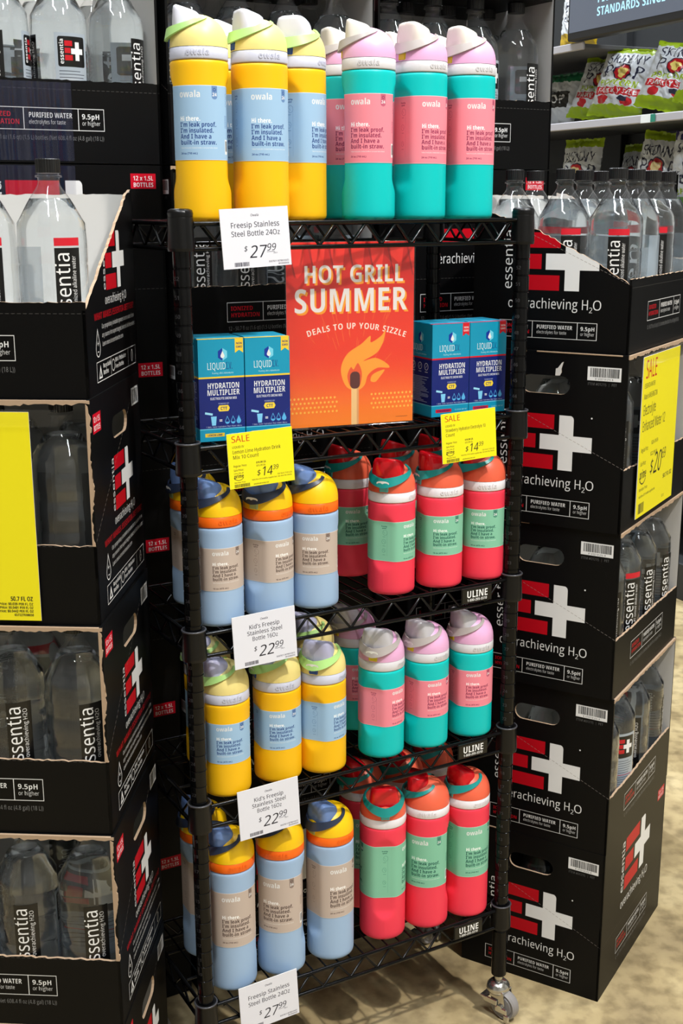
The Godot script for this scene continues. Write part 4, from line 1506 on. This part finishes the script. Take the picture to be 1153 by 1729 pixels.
func build_cartons() -> void:
	M.base_mesh = box_mesh(Vector3(BOX_L - 0.009, 0.004, BOX_W - 0.009), 0.0005)
	M.flap_mesh = box_mesh(Vector3(BOX_L - 0.009, 0.003, BOX_W * 0.5 - 0.005), 0.0005)
	var hx := BOX_L * 0.5
	var hz := BOX_W * 0.5
	var nth := ["lowest", "second lowest", "middle", "second highest", "topmost"]
	# the stack beside the plain yellow price card: its long side faces the aisle
	var la := deg_to_rad(-33.0)
	var lx := Vector3(cos(la), 0, -sin(la))
	var lz := Vector3(sin(la), 0, cos(la))
	for k in 5:
		var corner: Vector3 = [Vector3(-0.166, 0, 0.095), Vector3(-0.166, 0, 0.093), Vector3(-0.165, 0, 0.086), Vector3(-0.163, 0, 0.076), Vector3(-0.159, 0, 0.066)][k]
		var at: Vector3 = corner - lx * hx - lz * hz + Vector3(0, k * BOX_H, 0)
		var c := carton(at, la, "tray" if k < 4 else "tray_high", "end_plain", "end_b" if k < 4 else "end_b_cut", "long" if k < 4 else "back_low", k < 4, "%s black water carton in the stack carrying the plain yellow card" % nth[k], "cartons in the stack with the plain yellow card", k + 2)
		if k in [1, 2, 3]:
			part("torn_edge", carton_part("curl", k), null, c, Vector3(hx - 0.0052, 0.109, hz + 0.0012))
		var lab := "water bottle, %s plain yellow card carton" % nth[k]
		var gr := "bottles in the %s carton of the plain yellow card stack" % nth[k]
		if k == 0:
			continue
		for i in [1, 2, 3]:
			if k == 3 and i == 1:
				continue
			water_bottle(c, i, 2, [0, -8, 6, 128, 12][k] + i * 11.0 + (-4.0 if k == 4 else 0.0) - (118.0 if k == 3 and i == 2 else 0.0), k == 4, lab, gr)
		if k in [1, 2, 3]:
			for i in [2, 3]:
				water_bottle(c, i, 1, 70.0 * i + 33.0 * k, k == 2, lab, gr)
	# the stack beside the yellow SALE card: its end with the hand holes faces the rack
	var ra := deg_to_rad(30.0)
	var rx := Vector3(cos(ra), 0, -sin(ra))
	var rz := Vector3(sin(ra), 0, cos(ra))
	for k in 5:
		var corner: Vector3 = [Vector3(0.758, 0, 0.064), Vector3(0.759, 0, 0.064), Vector3(0.753, 0, 0.064), Vector3(0.749, 0, 0.065), Vector3(0.757, 0, 0.054)][k]
		var at: Vector3 = corner + rx * hx - rz * hz + Vector3(0, k * BOX_H, 0)
		var c := carton(at, ra, "long" if k == 0 else ("tray" if k < 4 else "tray_high"), "end_a" if k < 4 else "end_a_cut", "end_plain" if k < 4 else "end_b_cut", "long" if k < 4 else "back_low", k < 4, "%s black water carton in the stack carrying the yellow SALE card" % nth[k], "cartons in the stack with the yellow SALE card", k + 12)
		if k < 4:
			part("worn_edge", box_mesh(Vector3(0.0016, 0.0022, [0.06, 0.05, 0.09, 0.15][k]), 0.0004), M.kraft, c, Vector3(-hx - 0.0002, BOX_H - 0.001, [-0.1, -0.09, -0.07, 0.055][k]))
		if k == 3:
			part("torn_flap", plate([PackedVector2Array([Vector2(0, 0), Vector2(0.008, 0.0005), Vector2(0.011, 0.006), Vector2(0.0105, 0.012), Vector2(0.014, 0.024), Vector2(0.011, 0.0225), Vector2(0.004, 0.013), Vector2(0.0005, 0.012)])], 0.0008, Vector2(0.014, 0.024), M.white_board, M.kraft), null, c, Vector3(-hx - 0.0012, 0.262, 0.015), Vector3(0, -PI / 2, 0))
		var lab := "water bottle, %s yellow SALE card carton" % nth[k]
		var gr := "bottles in the %s carton of the yellow SALE card stack" % nth[k]
		if k == 0:
			water_bottle(c, 0, 1, 40.0, false, lab, gr)
			continue
		if k < 4:
			for i in ([0, 1, 2, 3] if k < 3 else [0, 1]):
				water_bottle(c, i, 2, [0, 150, -38, -40][k] + i * [0, 77, 9, 30][k], k == 2 and i == 1, lab, gr)
			water_bottle(c, 0, 1, 100.0, false, lab, gr)
		else:
			for e in [[0, 0], [1, 0], [2, 0], [0, 1], [1, 1], [2, 1], [0, 2], [1, 2], [2, 2], [3, 2]]:
				if e == [2, 0]:
					continue
				water_bottle(c, e[0], e[1], [-52.0, -112.0, -64.0, 160.0][(e[0] + e[1] * 2 + 2) % 4], true, lab, gr)
	# the row of stacks behind the rack, long sides to the front
	var xs := [-0.078, 0.312, 0.699, 1.142]
	var where := ["behind the plain yellow card stack", "behind the yellow bottles", "behind the teal bottles", "behind the SALE card stack"]
	var nth6 := ["lowest", "second lowest", "third lowest", "third highest", "second highest", "topmost"]
	for col in 4:
		for k in (6 if col < 3 else 5):
			var open: bool = k == 5 or (col == 1 and k == 4)
			var zf: float = [-0.345, -0.335, -0.335, -0.45][col]
			var at := Vector3(xs[col], k * BOX_H + (0.0 if k < 5 else 0.002), zf - hz)
			var front := ("tray_high" if k == 5 else "tray") if open else ("long" if col < 3 else "long_plain")
			var nm: String = nth6[k] if col < 3 else nth[k]
			var c := carton(at, 0.0, front, "end_plain", "end_plain", "long", k != 5 or col > 0, "%s black water carton in the stack %s" % [nm, where[col]], "cartons in the stack %s" % where[col], k + 22 + col)
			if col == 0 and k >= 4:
				# tinted rippled sheet: a bluish sheen put into colour on the upper cartons
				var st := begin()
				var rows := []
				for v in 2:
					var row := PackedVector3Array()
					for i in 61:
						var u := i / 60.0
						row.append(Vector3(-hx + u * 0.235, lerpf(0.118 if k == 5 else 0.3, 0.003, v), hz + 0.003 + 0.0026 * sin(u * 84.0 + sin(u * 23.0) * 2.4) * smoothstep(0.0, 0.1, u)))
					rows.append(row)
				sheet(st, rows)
				part("painted_sheen", done(st), M.blue_sheen, c)
			var lab := "water bottle, %s carton %s" % [nm, ["behind plain yellow card", "behind yellow bottles", "behind teal bottles", ""][col]]
			var gr := "bottles in the %s carton %s" % [nm, where[col]]
			if k == 5:
				for i in 4:
					water_bottle(c, i, 2, [[40.0, -30.0, -88.0, 34.0], [20.0, 60.0, -40.0, 100.0], [-60.0, 80.0, -80.0, 16.0]][col][i], false, lab, gr)
				for i in 4:
					water_bottle(c, i, 1, 50.0 * i + 20.0 * col, false, lab, gr)
			elif open:
				for i in 4:
					water_bottle(c, i, 2, [4.0, -10.0, 175.0, 190.0][i], i > 1, lab, gr)
	# the large price cards on the stacks
	var big := Canvas.new(432, 560, Color(0.93, 0.88, 0.06))
	var k2 := Color(0.1, 0.09, 0.04)
	big.text("SALE", 30, 76, 88, Color(0.75, 0.09, 0.07), "plain", 0.0, 126)
	big.text("ESSENTIA WATER", 24, 108, 22, k2, "plain", 0.0, 120)
	big.text("Made in WASHINGTON", 24, 146, 26, k2, "plain", 0.0, 150)
	big.text("Electrolyte", 24, 202, 50, k2, "plain", 0.0, 142)
	big.text("Enhanced Water 12", 24, 258, 50, k2, "plain", 0.0, 262)
	big.text("Regular Price:", 24, 330, 20, k2, "plain", 0.0, 80)
	big.text("$26.49 EA", 140, 318, 18, k2)
	big.text("Sale Price:", 24, 378, 20, k2, "plain", 0.0, 62)
	big.text("$22.99 EA", 136, 358, 18, k2)
	big.text("$", 136, 424, 66, k2, "plain", 0.0, 0.0, 0.0, 0.2)
	big.text("20", 176, 430, 104, k2, "plain", 0.0, 92, 0.0, 0.2)
	big.text("69", 274, 392, 52, k2, "plain", 0.0, 46, 0.0, 0.2)
	big.text("prime", 24, 424, 42, k2, "bold", 0.0, 72)
	for i in 9:
		var a := PI * (0.2 + 0.6 * i / 8.0)
		var b := PI * (0.2 + 0.6 * (i + 1) / 8.0)
		big.line(Vector2(60 + cos(a) * 40, 404 + sin(a) * 40), Vector2(60 + cos(b) * 40, 404 + sin(b) * 40), 4, k2)
	big.text("Member Price", 24, 468, 15, k2)
	big.text("Valid thru 07/14 while supplies last", 24, 492, 12, k2)
	big.barcode(24, 512, 64, 36, k2, 44)
	big.text("50.7 FL OZ", 410, 470, 22, k2, "bold", 1.0)
	big.text("12 ct", 300, 540, 14, k2)
	var cz := Vector2(0.216, 0.28)
	# on the SALE stack, hanging in front of the carton's open side
	var rc := Vector3(0.749, 3 * BOX_H, 0.065) + rx * 0.064 + rz * 0.006
	big_card(big.texture(), Vector3(rc.x, 0.919, rc.z), ra, cz, "large yellow SALE price card on the carton stack, priced 20.69")
	var plain := Canvas.new(432, 560, Color(0.93, 0.88, 0.06))
	plain.text("50.7 FL OZ", 412, 506, 17, k2, "bold", 1.0, 60)
	for i in 3:
		plain.text(["Unit Price: $0.039 PER FL OZ", "Sale Unit Price: $0.0401 PER FL OZ", "Prime Unit Price: $0.0442 PER FL OZ"][i], 412, 518 + i * 10.0, 10, k2, "bold", 1.0, 112 + i * 14.0)
	plain.text("657227000650", 412, 548, 9, k2, "bold", 1.0, 52)
	plain.text("Electrolyte Enhanced Water", 30, 130, 40, k2, "plain", 0.0, 300)
	var lc := Vector3(-0.163, 0, 0.076) - lx * (0.078 + cz.x) + lz * 0.006
	big_card(plain.texture(), Vector3(lc.x, 0.913, lc.z), la, cz, "large yellow price card without SALE heading on the carton stack")

func big_card(tex: Texture2D, at: Vector3, turn: float, size: Vector2, label: String) -> void:
	var o := thing("price_card", label, "price tag", at, turn)
	part("card", plate([PackedVector2Array([Vector2(0, 0), Vector2(size.x, 0), size, Vector2(0, size.y)])], 0.0012, size, print_mat(tex, 0.45), M.card_edge), null, o)
	part("clear_channel", box_mesh(Vector3(size.x + 0.04, 0.022, 0.004), 0.001, Vector3(size.x * 0.5 + 0.018, size.y - 0.008, 0.001)), M.acrylic, o)

# ---------------------------------------------------------------- snack shelves farther along the aisle
func pillow(w: float, h: float, t: float, salt: int) -> ArrayMesh:
	var n := FastNoiseLite.new()
	n.seed = salt
	n.frequency = 9.0
	n.fractal_octaves = 3
	var st := begin()
	for side in [1.0, -1.0]:
		var rows := []
		for j in 29:
			var v := j / 28.0
			var row := PackedVector3Array()
			for i in 23:
				var u := i / 22.0
				var uu := u if side > 0.0 else 1.0 - u
				var bulge := pow(maxf(0.0, sin(PI * clampf((v - 0.05) / 0.9, 0.0, 1.0))), 0.45) * pow(maxf(0.0, sin(PI * uu)), 0.55)
				var x := (uu - 0.5) * w * (1.0 - 0.07 * sin(PI * v)) + n.get_noise_2d(uu * 2.0, v * 2.0 + 7.0) * 0.006
				var y := (1.0 - v) * h + n.get_noise_2d(uu * 2.0 + 4.0, v) * 0.008
				var z: float = side * bulge * t * 0.5 + n.get_noise_3d(uu * 1.7, v * 1.7, side) * 0.02 * bulge
				if v < 0.06 or v > 0.94:
					z += 0.002 * sin(uu * 70.0)
				row.append(Vector3(x, y, z))
			rows.append(row)
		sheet(st, rows, 1 if side > 0.0 else 2)
	return done(st)

func build_aisle() -> void:
	# the gondola stands square to the rack; its shelves run away from the camera along -z
	var turn := deg_to_rad(-90.0 - 4.0)
	var o := thing("snack_gondola", "dark store shelving with grey shelf edges holding popcorn bags", "shelving", Vector3(2.67, 0, -2.15), turn)
	# local axes: +x towards the photographer along the aisle, +z out of the shelves towards the water stacks
	var deep := 0.5
	part("back_panel", box_mesh(Vector3(4.0, 2.9, 0.03), 0.003, Vector3(0, 1.45, -deep - 0.02)), M.gondola, o)
	part("plinth", box_mesh(Vector3(4.0, 0.14, deep), 0.003, Vector3(0, 0.07, -deep * 0.5)), M.gondola, o)
	for x in [-2.0, -0.62, 0.75, 2.0]:
		part("upright", box_mesh(Vector3(0.03, 2.9, 0.06), 0.003, Vector3(x, 1.45, -deep)), M.gondola, o)
	for y in [0.5, 0.95, 1.42, 1.738, 2.035]:
		var cut: float = -0.25 if y > 2.0 else -2.0
		var len := 2.0 + (2.0 if y < 2.0 else -0.25)
		var sx: float = 0.0 if y < 2.0 else -1.125
		var sh := part("shelf", box_mesh(Vector3(len, 0.016, deep), 0.002, Vector3(sx, y + 0.012, -deep * 0.5)), M.gondola_shelf, o)
		part("price_rail", box_mesh(Vector3(len, 0.03, 0.012), 0.003, Vector3(sx, y + 0.013, 0.004)), M.rail_grey, sh)
	part("shelf_tag", box_mesh(Vector3(0.07, 0.03, 0.002), 0.0005, Vector3(0.165, 1.751, 0.0115)), M.tag_white, o)
	part("shelf_tag", box_mesh(Vector3(0.026, 0.028, 0.002), 0.0005, Vector3(0.2, 1.751, 0.0128)), M.tag_green, o)
	var bags := []
	for k in 5:
		bags.append(print_mat(bag_print(k), 0.28))
		bags[k].clearcoat_enabled = true
		bags[k].clearcoat = 0.4
	# kind, along (towards the photographer), shelf height, width, height, turn, lean back, label
	var list := [
		[0, -0.43, 1.762, 0.24, 0.26, 24, -20, "popcorn bag with FAMILY SIZE band, beside the green topped bag", -0.17, -10],
		[0, -0.2, 1.762, 0.27, 0.275, 16, -18, "wide popcorn bag with FAMILY SIZE band, foremost on its shelf", -0.11, -7],
		[0, 0.07, 1.762, 0.25, 0.265, 28, -22, "popcorn bag with FAMILY SIZE band above the green shelf tag", -0.13, -12],
		[0, 0.3, 1.762, 0.24, 0.27, 28, -22, "popcorn bag with FAMILY SIZE band leaning beyond the green shelf tag", -0.12, -12],
		[4, -0.66, 1.762, 0.22, 0.23, 10, -12, "white snack bag with green top at the far end of its shelf", -0.16, 0],
		[1, -0.44, 1.443, 0.21, 0.27, 14, -8, "popcorn bag with bright green top on the lower snack shelf", -0.13, 0],
		[1, -0.36, 1.443, 0.19, 0.25, 4, -6, "popcorn bag standing back in the shade, lower snack shelf", -0.36, 0],
		[1, -0.14, 1.443, 0.19, 0.25, -6, -6, "popcorn bag deepest in the shade, lower snack shelf", -0.38, 0],
		[1, 0.04, 1.443, 0.21, 0.26, 20, -10, "popcorn bag with yellow foot on the lower snack shelf", -0.13, -8],
		[2, 0.27, 1.443, 0.2, 0.27, 16, -8, "popcorn bag with purple striped top and kettle lettering", -0.12, 0],
		[3, -0.48, 2.06, 0.22, 0.28, 8, -6, "white elote popcorn bag on the upper snack shelf", -0.13, 0],
	]
	var salt := 60
	for e in list:
		var zb: float = e[8]
		var local := Vector3(e[1], e[2] + 0.5 * e[3] * absf(sin(deg_to_rad(e[9]))), zb)
		var b := solo("popcorn_bag", pillow(e[3], e[4], 0.085, salt), bags[e[0]], e[7], "snack bag", o.transform * local, Vector3.ZERO, "snack bags on the aisle shelves")
		b.basis = o.basis * Basis(Vector3.UP, deg_to_rad(e[5])) * Basis(Vector3.RIGHT, deg_to_rad(e[6])) * Basis(Vector3.BACK, deg_to_rad(e[9]))
		salt += 1
	# the lit screen above the snacks
	var c := Canvas.new(1100, 468, rgb(78, 84, 96))
	var sky := rgb(160, 214, 240)
	c.text("PIONEERING", 180, 376, 44, sky, "bold", 0.0, 290)
	c.text("STANDARDS SINCE 1980", 180, 424, 44, sky, "bold", 0.0, 520)
	var t := c.texture()
	var sm := print_mat(t, 0.3)
	sm.emission_enabled = true
	sm.emission_texture = t
	sm.emission = Color.WHITE
	sm.emission_operator = BaseMaterial3D.EMISSION_OP_MULTIPLY
	sm.emission_energy_multiplier = 0.55
	var sc := thing("display_screen", "grey display screen with pale blue lettering above the snack shelves", "screen", o.transform * Vector3(-0.335, 2.068, 0.03), turn)
	part("casing", box_mesh(Vector3(1.1, 0.5, 0.05), 0.006, Vector3(0.55, 0.25, -0.028)), M.black_plastic, sc)
	var ss := begin()
	quad(ss, Vector3(0.014, 0.486, -0.0022), Vector3(1.086, 0.486, -0.0022), Vector3(1.086, 0.03, -0.0022), Vector3(0.014, 0.03, -0.0022))
	part("screen_face", done(ss), sm, sc)

# ---------------------------------------------------------------- materials, shell, all
func make_materials() -> void:
	M.rack = mat(rgb(9, 9, 10), 0.14, 0.0, 0.34)
	M.collar = mat(rgb(12, 12, 13), 0.32, 0.0, 0.4)
	M.ring = mat(rgb(60, 60, 64), 0.3)
	M.chrome = mat(rgb(200, 198, 192), 0.2, 0.95)
	M.wheel = mat(rgb(136, 132, 130), 0.4)
	M.black_plastic = mat(rgb(22, 22, 24), 0.45)
	M.white_metal = mat(rgb(225, 225, 225), 0.5)
	M.card_edge = mat(rgb(225, 225, 222), 0.7)
	M.box_teal = mat(Color(0.055, 0.58, 0.72), 0.4)
	M.kraft = mat(rgb(172, 146, 120), 0.85)
	M.shaded_board = mat(rgb(184, 182, 178), 0.75)  # white inner board darkened: shade inside closed cartons put into the colour
	M.white_board = mat(rgb(214, 212, 208), 0.75)
	M.carton_black = mat(INK, 0.45, 0.0, 0.27)
	M.cap = mat(rgb(14, 14, 16), 0.35)
	M.red_film = mat(rgb(200, 26, 44), 0.3)
	M.print_end_a = print_mat(print_end_a(), 0.42, 0.27)
	M.print_end_b = print_mat(print_end_b(), 0.42, 0.27)
	M.print_long = print_mat(print_long(), 0.42, 0.27)
	M.film_new = print_mat(film_label("", "overachieving H2O"), 0.3)
	M.film_old = print_mat(film_label("", "#1 ionized alkaline water"), 0.3)
	M.badge = print_mat(badge_label(), 0.3)
	M.facts = mat(rgb(170, 186, 200), 0.3)
	M.facts.transparency = BaseMaterial3D.TRANSPARENCY_ALPHA
	M.facts.albedo_color.a = 0.45
	var pet := mat(Color(0.95, 0.97, 1.0, 0.015), 0.03, 0.0, 0.5)
	pet.transparency = BaseMaterial3D.TRANSPARENCY_ALPHA
	M.pet = pet
	var water := mat(Color(0.97, 0.99, 1.0, 0.0), 0.0, 0.0, 0.5)
	water.transparency = BaseMaterial3D.TRANSPARENCY_ALPHA
	water.refraction_enabled = true
	water.refraction_scale = 0.033
	M.water = water
	var ac := mat(Color(1, 1, 1, 0.004), 0.04, 0.0, 0.35)
	ac.transparency = BaseMaterial3D.TRANSPARENCY_ALPHA
	M.acrylic = ac
	var blue_sheen := mat(Color(0.24, 0.27, 0.48, 0.1), 0.16, 0.0, 0.6)  # bluish sheen of the black cardboard, painted as a translucent tint
	blue_sheen.transparency = BaseMaterial3D.TRANSPARENCY_ALPHA
	M.blue_sheen = blue_sheen
	M.gondola = mat(rgb(40, 42, 44), 0.6)
	M.gondola_shelf = mat(rgb(96, 96, 98), 0.5)
	M.rail_grey = mat(rgb(176, 174, 180), 0.35)
	M.tag_white = mat(rgb(230, 235, 235), 0.5)
	M.tag_green = mat(rgb(40, 130, 110), 0.5)
	# polished concrete: sandy ground with darker stains and fine grain
	var fl := mat(Color.WHITE, 0.36, 0.0, 0.45)
	fl.albedo_texture = noise_tex(3, 0.005, [[0.0, rgb(142, 126, 96)], [0.4, rgb(172, 154, 116)], [0.55, rgb(188, 170, 130)], [0.75, rgb(198, 181, 142)], [1.0, rgb(178, 160, 122)]], 1024, 6)
	fl.uv1_triplanar = true
	fl.uv1_world_triplanar = true
	fl.uv1_scale = Vector3(0.55, 0.55, 0.55)
	fl.detail_enabled = true
	fl.detail_blend_mode = BaseMaterial3D.BLEND_MODE_MUL
	fl.detail_albedo = noise_tex(8, 0.014, [[0.0, rgb(184, 181, 176)], [0.3, rgb(216, 213, 208)], [0.6, rgb(246, 244, 240)], [1.0, rgb(255, 254, 250)]], 1024, 8)
	fl.detail_uv_layer = BaseMaterial3D.DETAIL_UV_2
	fl.uv2_triplanar = true
	fl.uv2_world_triplanar = true
	fl.uv2_scale = Vector3(1.3, 1.3, 1.3)
	fl.roughness_texture = noise_tex(5, 0.01, [[0.0, Color(0.5, 0.5, 0.5)], [1.0, Color(1, 1, 1)]], 512, 4)
	fl.roughness = 0.5
	M.floor = fl
	M.ceiling = mat(rgb(205, 205, 205), 0.9)
	M.wall = mat(rgb(190, 188, 182), 0.9)

func build_shell() -> void:
	var x0 := -7.0
	var x1 := 6.0
	var z0 := -8.0
	var z1 := 7.0
	var c := Vector3((x0 + x1) * 0.5, 0, (z0 + z1) * 0.5)
	var w := x1 - x0
	var d := z1 - z0
	structure("floor", box_mesh(Vector3(w, 0.2, d), 0.001), M.floor, c + Vector3(0, -0.1, 0))
	structure("ceiling", box_mesh(Vector3(w, 0.2, d), 0.001), M.ceiling, c + Vector3(0, CEILING + 0.1, 0))
	structure("wall_back", box_mesh(Vector3(w + 0.4, CEILING, 0.2), 0.001), M.wall, Vector3(c.x, CEILING * 0.5, z0 - 0.1))
	structure("wall_front", box_mesh(Vector3(w + 0.4, CEILING, 0.2), 0.001), M.wall, Vector3(c.x, CEILING * 0.5, z1 + 0.1))
	structure("wall_left", box_mesh(Vector3(0.2, CEILING, d), 0.001), M.wall, Vector3(x0 - 0.1, CEILING * 0.5, c.z))
	structure("wall_right", box_mesh(Vector3(0.2, CEILING, d), 0.001), M.wall, Vector3(x1 + 0.1, CEILING * 0.5, c.z))

func build_lights() -> void:
	track_light(Vector3(0.95, 5.3, 2.6), Vector3(0.3, 0.75, 0.0), KEY, "black track spotlight aimed at the wire rack")
	strip_light(Vector3(-1.4, 5.8, 1.4), Vector2(0.2, 3.0), STRIP, "long white strip light above the stack with the plain yellow card")
	strip_light(Vector3(0.9, 5.8, 3.6), Vector2(0.2, 3.0), STRIP, "added long white fill strip light above the photographer")  # unseen strip, added for general fill
	strip_light(Vector3(2.2, 5.8, 0.2), Vector2(0.2, 3.0), STRIP, "long white strip light above the aisle")
	strip_light(Vector3(1.4, 5.8, -3.4), Vector2(0.2, 3.0), STRIP * 2.2, "added long white strip light brightening the snack shelves")  # unseen strip, added and boosted to brighten the snack bags

const KEY := 16.0
const STRIP := 17.0

func _ready() -> void:
	rng.seed = 7
	set_camera()
	set_light()
	make_materials()
	build_lights()
	build_shell()
	build_rack()
	make_water_meshes()
	build_cartons()
	make_kinds()
	build_bottles()
	build_goods()
	build_cards()
	build_aisle()
